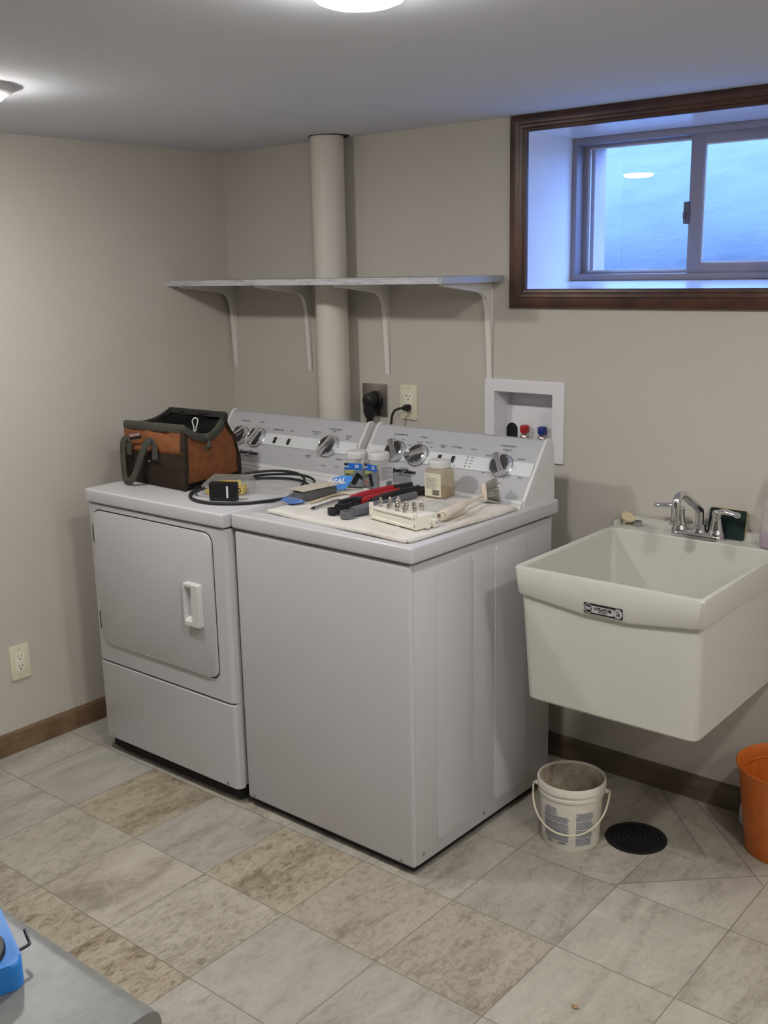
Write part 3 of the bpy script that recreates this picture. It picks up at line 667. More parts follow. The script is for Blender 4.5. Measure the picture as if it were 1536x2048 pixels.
bm = NB(); loft(bm, [[V((0.8835+(px-0.8835)*k, y, 1.121+(pz-1.121)*k)) for px, pz in rrect_pts(0.871, 0.896, 1.110, 1.132, 0.006, 4)] for y, k in ((-0.0085, 1.0), (-0.020, 1.0), (-0.026, 0.8), (-0.034, 0.6))]); part('plug_body', bm, BLACK, pg)
bm = NB(); tube(bm, [(0.8835, -0.033, 1.121), (0.876, -0.046, 1.121), (0.862, -0.056, 1.114), (0.853, -0.060, 1.095), (0.850, -0.062, 1.06), (0.850, -0.062, 1.00), (0.852, -0.07, 0.90), (0.87, -0.08, 0.6)], 0.0042, 10); part('cord', bm, RUBBER, pg)
st = thing('dryer_outlet', 'square stainless steel wall plate behind the dryer with a big black plug', 'outlet', (0.7315, 0, 1.138))
Mx = FRONT(0.7315, 0, 1.1385)
bm = NB(); plate(bm, Mx, -0.0555, 0.0555, -0.0565, 0.0565, 0.003, 0, 0.006, 0.0035); part('cover_plate', bm, STEEL, st)
bm = NB(); lathe(bm, [(0.031, 0.004), (0.031, 0.014), (0.028, 0.017), (0, 0.017)], Mx @ Matrix.Translation((0.006, 0.0, 0)), 36); part('receptacle', bm, BLACK, st)
bm = NB()
lathe(bm, [(0.003, 0.005), (0.0025, 0.0075), (0, 0.008)], Mx @ Matrix.Translation((-0.046, 0, 0)), 12); part('screw', bm, STEEL, st)
dp = thing('power_plug', 'big round black dryer plug and thick cord in the steel wall plate', 'plug', (0.733, -0.018, 1.13))
bm = NB(); lathe(bm, [(0.026, 0.0175), (0.027, 0.022), (0.026, 0.036), (0.021, 0.048), (0.012, 0.053), (0, 0.053)], Mx @ Matrix.Translation((0.0, 0.0, 0)), 32, True)
loft(bm, [[V((0.7315+(x-0.7315)*k, y, z)) for x, y in rrect_pts(0.7135, 0.7495, -0.05, -0.019, 0.009, 4)] for z, k in ((1.14, 1.1), (1.10, 1.0), (1.083, 0.72), (1.079, 0.72))])
for k in range(3): lathe(bm, [(0.0115, -0.003), (0.0135, 0), (0.0115, 0.003)], Matrix.Translation((0.7315, -0.0345, 1.073-0.008*k)), 20, True, True)
part('plug_body', bm, BLACK, dp)
bm = NB(); tube(bm, [(0.7315, -0.0345, 1.078), (0.7315, -0.0345, 1.02), (0.7315, -0.036, 0.95), (0.735, -0.05, 0.6)], 0.0085, 14); part('cord', bm, RUBBER, dp)

wb = thing('washer_supply_box', 'white recessed water supply box in the wall behind the washer', 'supply box', (1.3445, 0, 0.982))
bm = NB(); Mx = FRONT(0, 0, 0)
xs0, xs1, zs0, zs1 = 1.1985, 1.4905, 0.982, 1.2365
ro = rrect_pts(xs0, xs1, zs0, zs1, 0.004, 3); ri = rrect_pts(BX0+0.004, BX1-0.005, BZ0+0.004, BZ1-0.004, 0.003, 3)
loft(bm, [[V((x, 0, z)) for x, z in ro], [V((x, -0.006, z)) for x, z in ro], [V((1.3445+(x-1.3445)*0.985, -0.008, 1.109+(z-1.109)*0.985)) for x, z in ro], [V((x, -0.008, z)) for x, z in ri],
          [V((x, -0.004, z)) for x, z in ri], [V((x, 0.092, z)) for x, z in ri]], cap0=False)
BOXW = M('supply_box_white', (234, 232, 236), 0.4, var=0.01); part('box_shell', bm, BOXW, wb, 30)
bm = NB(); box(bm, BX0+0.005, BX1-0.006, 0.060, 0.092, 1.024, 1.135, 0.003); box(bm, BX0+0.005, BX1-0.006, 0.0635, 0.092, 1.02, 1.145, 0.002); part('valve_ledge', bm, BOXW, wb)
bm = NB(); pts = [(0.021*math.cos(a), 0.021*math.sin(a)) for a in [PI*i/14 for i in range(15)]]+[(-0.021, -0.03), (0.021, -0.03)]
prism(bm, pts, 0, 0.002, FRONT(1.262, 0.0605, 1.068)); part('drain_hole', bm, DARK, wb, 0, 'black arched drain opening')
for x, mt, nm in ((1.322, RED, 'red'), (1.388, BLUE, 'blue')):
    bm = NB(); cyl(bm, (x, 0.061, 1.045), (x, 0.028, 1.040), 0.011, 0.013, 16); cyl(bm, (x, 0.040, 1.062), (x, 0.040, 1.024), 0.009, 0.009, 16); cyl(bm, (x, 0.030, 1.040), (x, 0.012, 1.030), 0.015, 0.015, 8); ball(bm, (x, 0.040, 1.048), 0.016)
    v = part('valve', bm, NICKEL, wb, 35)
    bm = NB(); box(bm, x-0.012, x+0.012, 0.028, 0.052, 1.062, 1.088, 0.005); part('valve_handle', bm, mt, v, 35, nm+' plastic valve handle')
    bm = NB(); tube(bm, [(x, 0.014, 1.032), (x, -0.02, 1.018), (x, -0.06, 0.97), (x-0.01, -0.09, 0.88), (x-0.01, -0.1, 0.6)], 0.010, 12); part('hose', bm, M('braided_hose', (120, 120, 124), 0.35, 0.7, var=0.2, vscale=400), wb)

# ------------------------------------------------------------------ sink
sk = thing('utility_sink', 'large off-white laundry tub hung on the wall under the window', 'sink', (1.955, -0.3, 0.46))
def ring3(x0, x1, y0, y1, r, z, droop=0.0, nsub=24):
    """rounded rectangle with its long front edge subdivided, optional droop of the front edge's middle"""
    base = rrect_pts(x0, x1, y0, y1, r, 5); out = []
    # base order: corner (x1,y0), (x1,y1), (x0,y1), (x0,y0); front edge from the last back to the first
    for x, y in base: out.append([x, y])
    xa, xb = base[-1][0], base[0][0]
    for i in range(1, nsub): out.append([xa+(xb-xa)*i/nsub, y0])
    res = []
    for x, y in out:
        dz = 0
        if droop and y < y0+0.02:
            u = (x-x0)/(x1-x0); k = u/0.385 if u < 0.385 else (1 if u < 0.615 else (1-u)/0.385)
            dz = -droop*max(0, min(1, k))
        res.append(V((x, y, z+dz)))
    return res
ZR = 0.831
rings = [ring3(1.730, 2.190, -0.568, -0.03, 0.02, 0.458), ring3(1.722, 2.198, -0.578, -0.022, 0.022, 0.466),
         ring3(1.709, 2.205, -0.592, -0.006, 0.016, 0.758, 0.022), ring3(1.7075, 2.2065, -0.5955, -0.004, 0.016, 0.7595, 0.022),
         ring3(1.7045, 2.2085, -0.600, -0.003, 0.014, 0.7575, 0.022), ring3(1.7035, 2.2095, -0.603, -0.003, 0.014, 0.762, 0.020),
         ring3(1.6985, 2.2135, -0.6095, -0.003, 0.010, 0.826), ring3(1.700, 2.212, -0.6075, -0.0035, 0.010, ZR),
         ring3(1.7115, 2.2005, -0.5965, -0.092, 0.012, ZR), ring3(1.7145, 2.1975, -0.593, -0.0955, 0.012, ZR-0.004),
         ring3(1.745, 2.168, -0.550, -0.150, 0.03, 0.50), ring3(1.765, 2.148, -0.530, -0.170, 0.03, 0.488)]
bm = NB(); loft(bm, rings); part('tub', bm, SINKM, sk, 28)
bm = NB(); loft(bm, [[V((x, y, z)) for y, z in ((-0.003, 0.826), (-0.026, 0.826), (-0.018, 0.8525), (-0.003, 0.8535))] for x in (1.7035, 2.211)])
loft(bm, [[V((x, y, z)) for x in (1.7035, 1.711)] for y, z in ()]) if False else None
box(bm, 1.7035, 1.712, -0.075, -0.003, 0.825, 0.846, 0.003); box(bm, 2.2025, 2.211, -0.075, -0.003, 0.825, 0.846, 0.003)
part('backsplash', bm, SINKM, sk, 30)
bm = NB(); lathe(bm, [(0.04, 0.4885), (0.038, 0.4905), (0.03, 0.490), (0.028, 0.487), (0, 0.487)], Matrix.Translation((1.955, -0.20, 0)), 30); part('drain', bm, CHROME, sk)
bm = NB(); tube(bm, [(1.955, -0.20, 0.459), (1.955, -0.20, 0.41), (1.955, -0.17, 0.38), (1.955, -0.12, 0.38), (1.955, -0.09, 0.395), (1.955, -0.06, 0.405), (1.955, -0.001, 0.405)], 0.02, 16); part('trap', bm, WPLAST, sk)
# badge on the drooped lip
bd = mk((1.9555, -0.6055, 0.7575), (1, 0, 0), (0, -0.075, 1))
bm = NB(); plate(bm, bd, -0.0525, 0.0525, -0.0135, 0.0135, 0.001, -0.002, 0.0010, 0, 2); badge = part('badge', bm, LOGOINK, sk, 20, 'black and silver maker badge')
bm = NB(); plate(bm, bd, -0.030, 0.029, -0.0095, 0.0085, 0.001, 0.001, 0.0016, 0, 2)
for cx, r0, r1 in ((-0.0405, 0.0108, 0.0122), (0.0405, 0.0, 0.0105), (0.0405, 0.0112, 0.0122)):
    if r0: lathe(bm, [(r0, 0.001), (r0, 0.0017), (r1, 0.0017), (r1, 0.001)], bd @ Matrix.Translation((cx, 0, 0)), 28)
    else: prism(bm, circ(cx, 0, r1, 28), 0.001, 0.0015, bd)
text_bm(bm, 'EM', 0.013, bd @ Matrix.Translation((-0.0405, -0.0002, 0.0016)), 0.0003, bold=0.0004)
part('badge_plate', bm, M('badge_silver', (196, 196, 198), 0.4, 0.2), badge, 0)
bm = NB(); text_bm(bm, 'UTILATUB', 0.0105, bd @ Matrix.Translation((-0.0005, 0.0018, 0.0020)), 0.0003, bold=0.0004); text_bm(bm, 'SERVICEABLE', 0.0042, bd @ Matrix.Translation((-0.0005, -0.0056, 0.0020)), 0.0002)
text_bm(bm, '18', 0.010, bd @ Matrix.Translation((0.0405, -0.003, 0.0020)), 0.0003, bold=0.0004); text_bm(bm, 'MODEL', 0.0036, bd @ Matrix.Translation((0.0405, 0.005, 0.0020)), 0.0002)
part('badge_lettering', bm, LOGOINK, badge, 0)

# faucet
FX, FY, FZ = 1.962, -0.066, ZR
fc = thing('faucet', 'chrome two-handle faucet on the back ledge of the laundry sink', 'faucet', (FX, FY, FZ))
bm = NB(); pts = rrect_pts(FX-0.078, FX+0.078, FY-0.026, FY+0.026, 0.026, 10); k_ = lambda s: [(FX+(x-FX)*(1-(1-s)*0.3), FY+(y-FY)*s) for x, y in pts]
loft(bm, [[V((x, y, z)) for x, y in P] for P, z in ((pts, FZ), (pts, FZ+0.010), (k_(0.92), FZ+0.016), (k_(0.8), FZ+0.018))]); part('base_plate', bm, CHROME, fc, 40)
for sx in (-1, 1):
    hx = FX+sx*0.0535
    bm = NB(); lathe(bm, [(0.0235, 0.010), (0.0235, 0.020), (0.020, 0.026), (0.0185, 0.034), (0.014, 0.055), (0.0125, 0.066), (0.0135, 0.070), (0.0135, 0.078), (0.010, 0.084), (0, 0.086)], Matrix.Translation((hx, FY, FZ)), 32)
    h = part('handle_base', bm, CHROME, fc, 40)
    bm = NB(); sweep(bm, spline([(hx, FY, FZ+0.077), (hx+sx*0.02, FY-0.004, FZ+0.084), (hx+sx*0.040, FY-0.010, FZ+0.084), (hx+sx*0.062, FY-0.016, FZ+0.082)], 6), circ(0, 0, 0.0085, 14, 0.0105), up=(0, 0, 1), scale=lambda u: 0.85+0.15*math.sin(u*5)+0.1*u)
    ball(bm, (hx+sx*0.062, FY-0.016, FZ+0.082), 0.0105, 0.0105, 0.0085); part('lever', bm, CHROME, h, 50)
bm = NB(); lathe(bm, [(0.022, 0.012), (0.022, 0.020), (0.018, 0.026), (0.0185, 0.034), (0.014, 0.040), (0, 0.040)], Matrix.Translation((FX+0.004, FY, FZ)), 28); part('spout_collar', bm, CHROME, fc, 40)
bm = NB(); tube(bm, [(FX+0.004, FY, FZ+0.03), (FX+0.004, FY-0.001, FZ+0.07), (FX+0.003, FY-0.010, FZ+0.086), (FX, FY-0.05, FZ+0.112), (FX-0.003, FY-0.095, FZ+0.138), (FX-0.005, FY-0.118, FZ+0.143), (FX-0.006, FY-0.135, FZ+0.130), (FX-0.0065, FY-0.140, FZ+0.105), (FX-0.0065, FY-0.140, FZ+0.066)], 0.0118, 18, 6)
sp = part('spout', bm, CHROME, fc, 60)
bm = NB(); lathe(bm, [(0.0118, 0), (0.0145, 0.001), (0.0145, 0.010), (0.0125, 0.012)], Matrix.Translation((FX-0.0065, FY-0.140, FZ+0.064)), 24, True); part('aerator', bm, CHROME, sp, 40)

# things on the sink ledge
bm = NB(); lathe(bm, [(0.0, 0.002), (0.012, 0.0), (0.019, 0.004), (0.0225, 0.012), (0.0215, 0.012), (0.0175, 0.006), (0, 0.005)], Matrix.Translation((1.727, -0.036, ZR+0.008)) @ Matrix.Rotation(0.55, 4, V((0.3, 1, 0))) , 28)
lathe(bm, [(0.0075, -0.012), (0.0075, 0.003), (0, 0.003)], Matrix.Translation((1.727, -0.036, ZR+0.008)) @ Matrix.Rotation(0.55, 4, V((0.3, 1, 0))), 16, True)
zmin = min(v.co.z for v in bm.verts); bm.transform(Matrix.Translation((0, 0, ZR+0.0005-zmin)))
solo('drain_stopper', bm, M('stopper_cream', (218, 204, 172), 0.45), 'cream rubber drain stopper tilted at the left end of the sink ledge', 'stopper')
bm = NB(); lathe(bm, [(0.0095, 0), (0.0120, 0), (0.0120, 0.015), (0.0105, 0.0165), (0.0095, 0.0155), (0.0095, 0)], Matrix.Translation((1.7675, -0.042, ZR+0.0005)), 28); solo('threaded_ring', bm, STEEL, 'small metal ring beside the cream stopper on the sink ledge', 'ring')
sg = thing('sponge', 'dark green and yellow scrubbing sponge standing behind the faucet', 'sponge', (2.03, -0.03, ZR+0.0005))
def sponge_layer(y0, y1, mat, nm):
    bm = NB(); rings = []
    for y in (y0, (y0+y1)/2, y1):
        P = []
        for x, z in rrect_pts(-0.052, 0.052, 0, 0.082, 0.006, 4)+[]:
            bow = 0.010*((x+0.005)/0.05)**2*(z/0.08) if z > 0.06 else 0
            P.append(V((2.030+x, y+(z/0.082)*0.014-0.006*(x/0.05)**2*0, ZR+0.0006+z*(1.0-0.06*(1-(x/0.052)**2)))))
        rings.append(P)
    loft(bm, rings); return part(nm, bm, mat, sg, 35)
sponge_layer(-0.0385, -0.0325, fabric('scrub_green', (24, 44, 42), 0.95, 500), 'scrub_layer'); sponge_layer(-0.0324, -0.0265, fabric('sponge_yellow', (196, 178, 108), 0.95, 300), 'foam_layer')
bt = thing('soap_bottle', 'clear bottle of pinkish liquid soap at the right end of the sink ledge', 'bottle', (2.168, -0.060, ZR+0.0005))
zb = ZR+0.0008; Bm = Matrix.Translation((2.168, -0.060, zb))
bm = NB(); lathe(bm, [(0, 0), (0.028, 0), (0.032, 0.004), (0.032, 0.05), (0.030, 0.09), (0.025, 0.13), (0.019, 0.150), (0.013, 0.158), (0.013, 0.168)], Bm, 32); part('bottle_body', bm, clear_mat('clear_bottle', (0.95, 0.93, 0.95), 0.16, (0.75, 0.72, 0.74)), bt, 40)
bm = NB(); lathe(bm, [(0, 0.002), (0.027, 0.002), (0.0308, 0.005), (0.0308, 0.034), (0, 0.034)], Bm, 32); part('liquid', bm, clear_mat('pink_soap', (0.90, 0.80, 0.86), 0.5, (0.62, 0.50, 0.60)), bt, 40)
bm = NB(); lathe(bm, [(0.016, 0.160), (0.016, 0.182), (0.008, 0.186), (0.005, 0.205), (0, 0.205)], Bm, 24, True); box(bm, 2.168-0.006, 2.168+0.038, -0.066, -0.054, zb+0.203, zb+0.213, 0.003); part('pump_cap', bm, WPLAST, bt, 35)

# ------------------------------------------------------------------ floor: buckets, drain
bx, by = 1.7815, -0.4303
bk2 = thing('bucket', 'white plastic pail with printed blue text and wire handle, on the floor beside the washer', 'bucket', (bx, by, 0))
def dirty_white():
    m, nt, b = new_mat('stained_white_plastic'); co = objco(nt)
    f = noise(nt, co, 14, 6, 0.7); nt.links.new(ramp(nt, f, [(0.24, lin((196, 180, 158))), (0.40, lin((226, 221, 208))), (0.7, lin((236, 232, 222)))]), b.inputs['Base Color'])
    b.inputs['Roughness'].default_value = 0.5; return m
Bt = Matrix.Translation((bx, by, 0)); DW = dirty_white()
bm = NB(); lathe(bm, [(0, 0.002), (0.072, 0.002), (0.0785, 0.0), (0.0800, 0.004), (0.0875, 0.150), (0.0925, 0.152), (0.0930, 0.160), (0.0890, 0.162), (0.0895, 0.168), (0.0955, 0.170), (0.0960, 0.186), (0.0940, 0.1915), (0.0915, 0.1915), (0.0900, 0.186), (0.0850, 0.15), (0.0765, 0.008), (0, 0.007)], Bt, 64); part('bucket_body', bm, DW, bk2, 30)
# inside grime
def grime():
    m, nt, b = new_mat('bucket_grime'); co = objco(nt); f = noise(nt, co, 22, 6, 0.7)
    nt.links.new(ramp(nt, f, [(0.3, lin((150, 130, 106))), (0.55, lin((200, 190, 172))), (0.8, lin((216, 210, 196)))]), b.inputs['Base Color']); b.inputs['Roughness'].default_value = 0.7; return m
bm = NB(); lathe(bm, [(0.0896, 0.1855), (0.0846, 0.15), (0.0761, 0.0085), (0, 0.0078)], Bt, 64); part('inner_wall', bm, grime(), bk2, 30, 'grimy inside of the pail')
# printed text, wrapped on the wall
def wrap(bm):
    for v in bm.verts:
        a, z, h = v.co.x, v.co.y, v.co.z
        r = 0.0800+0.0075*(z-0.004)/0.146+0.0004+h
        v.co = V((bx+r*math.cos(a), by+r*math.sin(a), z))
    return bm
bm = NB(); rb = random.Random(3); RR = 0.084
cam_a = math.atan2(-2.8395-by, 3.1196-bx)
def block(a0, a1, z1, z0, step, ragged=0.25):
    z = z1
    while z > z0:
        a = a0
        end = a1-(a1-a0)*rb.random()*ragged
        while a < end:
            wl = rb.uniform(0.016, 0.06); b1 = min(a+wl, end)
            n = max(1, int((b1-a)/0.03)); h = step*0.62
            for i in range(n):
                p, q = a+(b1-a)*i/n, a+(b1-a)*(i+1)/n
                vs = [bm.verts.new((p, z-h, 0)), bm.verts.new((q, z-h, 0)), bm.verts.new((q, z, 0)), bm.verts.new((p, z, 0))]; bm.faces.new(vs)
            a = b1+0.012
        z -= step
A0 = cam_a-1.0
block(A0+0.10, A0+0.55, 0.128, 0.122, 0.004, 0.1); block(A0+0.02, A0+0.66, 0.119, 0.108, 0.0040, 0.3)
for z1, z0 in ((0.105, 0.088), (0.085, 0.072), (0.069, 0.056), (0.053, 0.030)): block(A0, A0+0.95, z1, z0, 0.0030, 0.06)
block(A0+0.12, A0+0.40, 0.026, 0.018, 0.003, 0.2); block(A0+0.58, A0+0.85, 0.026, 0.020, 0.0035, 0.1)
for z1, z0 in ((0.118, 0.096), (0.092, 0.070), (0.066, 0.045), (0.041, 0.020)): block(A0+1.18, A0+1.80, z1, z0, 0.0034, 0.15)
wrap(bm); part('printed_text', bm, BINK, bk2, 0, 'blocks of tiny blue print')
# ears and bail
e0 = cam_a+PI/2-0.12
for s in (0, PI):
    a = e0+s; c = V((bx+0.094*math.cos(a), by+0.094*math.sin(a), 0.158)); d = V((math.cos(a), math.sin(a), 0))
    bm = NB(); cyl(bm, c, c+d*0.008, 0.0075, 0.006, 16); part('handle_ear', bm, DW, bk2)
bm = NB(); pts = []
ax = V((math.cos(e0), math.sin(e0), 0)); fw = V((math.cos(e0-PI/2), math.sin(e0-PI/2), 0))
for i in range(25):
    t = PI*i/24; cc = math.cos(t); ss = math.sin(t)
    pts.append(V((bx, by, 0.158))+ax*(0.106*cc)+fw*(0.113*ss**0.8*0.88)+V((0, 0, -0.098*ss**0.9)))
pts = [V((bx, by, 0.158))+ax*0.097]+pts+[V((bx, by, 0.158))-ax*0.097]
sweep(bm, spline(pts, 3), circ(0, 0, 0.0026, 8)); part('bail_handle', bm, M('bail_cream', (222, 210, 182), 0.45), bk2, 60)

ox, oy = 2.279, -0.131
ob = thing('bucket', 'orange plastic bucket standing at the right edge of the photo below the sink', 'bucket', (ox, oy, 0))
def orange():
    m, nt, b = new_mat('orange_plastic'); co = objco(nt, (1, 1, 0.5)); f = noise(nt, co, 26, 7, 0.75)
    nt.links.new(ramp(nt, f, [(0.30, lin((196, 100, 34))), (0.62, lin((218, 116, 46))), (0.69, lin((218, 170, 130)))]), b.inputs['Base Color']); b.inputs['Roughness'].default_value = 0.45; return m
OR = orange()
bm = NB(); lathe(bm, [(0, 0.004), (0.094, 0.004), (0.1005, 0.0), (0.1020, 0.004), (0.128, 0.215), (0.1305, 0.232), (0.137, 0.246), (0.1385, 0.253), (0.1360, 0.2555), (0.1315, 0.252), (0.1265, 0.238), (0.1255, 0.225), (0.1225, 0.205), (0.0985, 0.008), (0, 0.008)], Matrix.Translation((ox, oy, 0)), 64); part('bucket_body', bm, OR, ob, 40)
bm = NB(); a0 = -2.0
pts = [V((ox, oy, 0))+V((0.1235*math.cos(a), 0.1235*math.sin(a), 0.218)) for a in [2*PI*i/40 for i in range(40)]]
sweep(bm, pts, circ(0, 0, 0.0022, 6), closed=True); part('inner_ring', bm, OR, ob, 60)
bm = NB(); pa = V((ox, oy, 0)); 
for s in (-1, 1): ball(bm, (ox+0.133*math.cos(-1.15 if s < 0 else 2.0), oy+0.133*math.sin(-1.15 if s < 0 else 2.0), 0.228), 0.008)
part('handle_pivot', bm, BLACK, ob)
jg = thing('plastic_jug', 'white plastic jug standing on the floor behind the orange bucket', 'jug', (2.152, -0.046, 0))
bm = NB(); lathe(bm, [(0, 0), (0.027, 0), (0.030, 0.004), (0.031, 0.035), (0.028, 0.05), (0.026, 0.065), (0.025, 0.10), (0.020, 0.12), (0.012, 0.132), (0.011, 0.14)], Matrix.Translation((2.152, -0.046, 0)), 32, False, True); part('jug_body', bm, WPLAST, jg, 50)
bm = NB(); lathe(bm, [(0.0135, 0.134), (0.0135, 0.148), (0, 0.149)], Matrix.Translation((2.152, -0.046, 0)), 20, True); part('cap', bm, WPLAST, jg)

dcx, dcy = 1.932, -0.324; Dt = Matrix.Translation((dcx, dcy, 0))
fd = thing('floor_drain', 'round black slotted floor drain cover in the tiles under the sink', 'floor drain', (dcx, dcy, 0))
bm = NB(); lathe(bm, [(0.086, 0.0002), (0.086, 0.003), (0.083, 0.0045), (0.079, 0.004), (0.078, 0.0012)], Dt, 56); part('rim', bm, BLACK, fd, 40)
bm = NB(); prism(bm, circ(0, 0, 0.0785, 48), 0.0001, 0.0008, Dt); part('sump', bm, M('sump_black', (5, 5, 6), 0.8), fd, 0)
bm = NB()
for k in range(6):
    r = 0.012+0.0125*k; lathe(bm, [(r-0.004, 0.0009), (r-0.004, 0.0036), (r+0.004, 0.0036), (r+0.004, 0.0009)], Dt, 44)
for k in range(8): box(bm, 0.0, 0.0785, -0.002, 0.002, 0.0009, 0.0034, mat=Dt @ Matrix.Rotation(PI*k/4+0.3, 4, 'Z'))
part('grate', bm, BLACK, fd, 0)
bm = NB(); t = NB(); bmesh.ops.create_icosphere(t, subdivisions=2, radius=1)
for v in t.verts: v.co = V((2.144+v.co.x*0.009*(1+0.2*math.sin(v.co.y*5)), -1.047+v.co.y*0.006, 0.0022+v.co.z*0.0021))
merge(bm, t); solo('leaf_scrap', bm, M('crumb_tan', (158, 128, 96), 0.8, var=0.2, vscale=200), 'small tan scrap lying on the floor tiles near the bottom of the photo', 'scrap')

# ------------------------------------------------------------------ things on the dryer
ZT = 0.9158
# open canvas tool bag
bag = thing('tool_bag', 'open brown canvas tool bag with dark trim on the dryer top', 'tool bag', (0.40, -0.60, ZT))
CANVAS = fabric('brown_canvas', (132, 80, 44)); DARKC = fabric('dark_brown_canvas', (72, 58, 48)); WEB = fabric('grey_green_webbing', (66, 66, 58), 0.85, 600); LIN = fabric('black_lining', (20, 19, 18)); 
base_c = [V((0.250, -0.722, ZT)), V((0.556, -0.738, ZT)), V((0.530, -0.478, ZT)), V((0.238, -0.470, ZT))]
top_c = [V((0.276, -0.736, 1.116)), V((0.560, -0.728, 1.120)), V((0.497, -0.500, 1.130)), V((0.214, -0.500, 1.128))]
SRT = V((0.556, -0.628, 1.082)); SLT = V((0.236, -0.610, 1.10))
NF = 16
def side_curve(a, b, m, n):
    return [(a*(1-t)**2+m*2*t*(1-t)+b*t*t) for t in [i/n for i in range(n)]]
def bag_ring(t):
    c = []
    for i in range(4):
        p = base_c[i].lerp(top_c[i], t); cen = V((0.40, -0.605, p.z)); d = (p-cen); d.z = 0
        p = p+d.normalized()*0.016*math.sin(PI*min(1, t*1.05))*(1-0.4*t); c.append(p)
    out = []
    for i in range(4):
        a, b = c[i], c[(i+1) % 4]; m = (a+b)/2; nrm = V(((b-a).y, -(b-a).x, 0)).normalized()
        m = m+nrm*0.018*math.sin(PI*t)
        if i in (1, 3):
            tgt = SRT if i == 1 else SLT; k = max(0, (t-0.45)/0.55)**1.5
            q = 2*tgt-(a+b)/2; q.z = 2*tgt.z-(a.z+b.z)/2 if t > 0.45 else m.z
            m2 = m.lerp(V((q.x, q.y, m.z+(q.z-(top_c[i].z+top_c[(i+1) % 4].z)/2)*1.0)), k); m = m2
        out += side_curve(a, b, m, NF)
    return out
def wr(P, t, k):
    res = []
    for i, p in enumerate(P):
        d = V((p.x-0.40, p.y+0.605, 0)).normalized()
        w_ = 0.0035*math.sin(i*0.9+t*9)*t+0.003*math.sin(i*0.37+t*21+1)*min(1, t*2)+0.002*math.sin(i*2.1-t*14)
        res.append(p+d*(w_-k))
    return res
NT = 18
bm = NB(); loft(bm, [wr(bag_ring(i/NT), i/NT, 0) for i in range(NT+1)], cap1=False); part('bag_body', bm, CANVAS, bag, 60)
bm = NB(); loft(bm, [wr(bag_ring(0.985-i/NT*0.925), 0.985-i/NT*0.925, 0.012) for i in range(NT+1)], cap0=False); part('lining', bm, LIN, bag, 60, 'black inside of the bag')
# pocket and base patches wrapped on the front and round the bottom
def patch(i0, i1, t0, t1, off, mat, nm, lab=None):
    bm = NB(); g = []
    for k in range(10):
        t = t0+(t1-t0)*k/9; P = wr(bag_ring(t), t, -off); Q = wr(bag_ring(t), t, -off+0.003)
        g.append([P[i % len(P)] for i in range(i0, i1+1)])
    t_ = NB(); vs = [[t_.verts.new(p) for p in r] for r in g]
    for a, b in zip(vs, vs[1:]):
        for i in range(len(a)-1): t_.faces.new((a[i], a[i+1], b[i+1], b[i]))
    ret = bmesh.ops.solidify(t_, geom=t_.faces[:], thickness=0.0025); merge(bm, t_); return part(nm, bm, mat, bag, 50, lab)
patch(0, NF, 0.0, 0.57, 0.0035, DARKC, 'front_pocket', 'dark brown front pocket')
patch(NF, 4*NF, 0.0, 0.11, 0.003, fabric('base_black', (34, 30, 28)), 'base_strip', 'blackish base strip')
patch(0, NF, 0.57, 0.60, 0.005, CANVAS, 'pocket_binding')
patch(NF-1, NF+1, 0.0, 0.97, 0.0052, DARKC, 'corner_piping', 'dark corner binding')
patch(2*NF-1, 2*NF+1, 0.0, 0.97, 0.0052, DARKC, 'corner_piping', 'dark corner binding')
# heavy trim round the mouth
R1 = bag_ring(1.0); n4 = len(R1)
def trim_run(idx, hgt, mat, nm, lab):
    rr = []
    for i in idx:
        p = R1[i % n4]; d = V((p.x-0.40, p.y+0.605, 0)).normalized()
        rr.append([p+d*0.007+V((0, 0, -hgt)), p+d*0.0095+V((0, 0, -hgt/2)), p+d*0.007+V((0, 0, 0.003)), p+V((0, 0, 0.0065)), p-d*0.010+V((0, 0, 0.003)), p-d*0.0135+V((0, 0, -hgt)), p-d*0.004+V((0, 0, -hgt*1.05))])
    b = NB(); loft(b, rr); return part(nm, b, mat, bag, 60, lab)
trim_run(range(-2, 2*NF-1), 0.020, WEB, 'mouth_trim', 'grey-green zipper trim on the near side of the mouth')
trim_run(range(2*NF-2, 4*NF-1), 0.012, fabric('rim_black', (40, 39, 36)), 'mouth_rim', 'blackish rim on the far side of the mouth')
# knot of strap ends at the right
kn = R1[NF+7]
bm = NB(); ball(bm, kn+V((0.012, -0.004, -0.004)), 0.011, 0.010, 0.012, 14)
for k in range(7):
    a = k*0.9; e = kn+V((0.020+0.007*math.cos(a), -0.008+0.008*math.sin(a), -0.035-0.004*(k % 3)))
    tube(bm, [kn+V((0.012, -0.004, -0.004)), kn+V((0.020, -0.006, -0.016)), e], 0.0032, 6, 3)
part('strap_knot', bm, WEB, bag, 60)
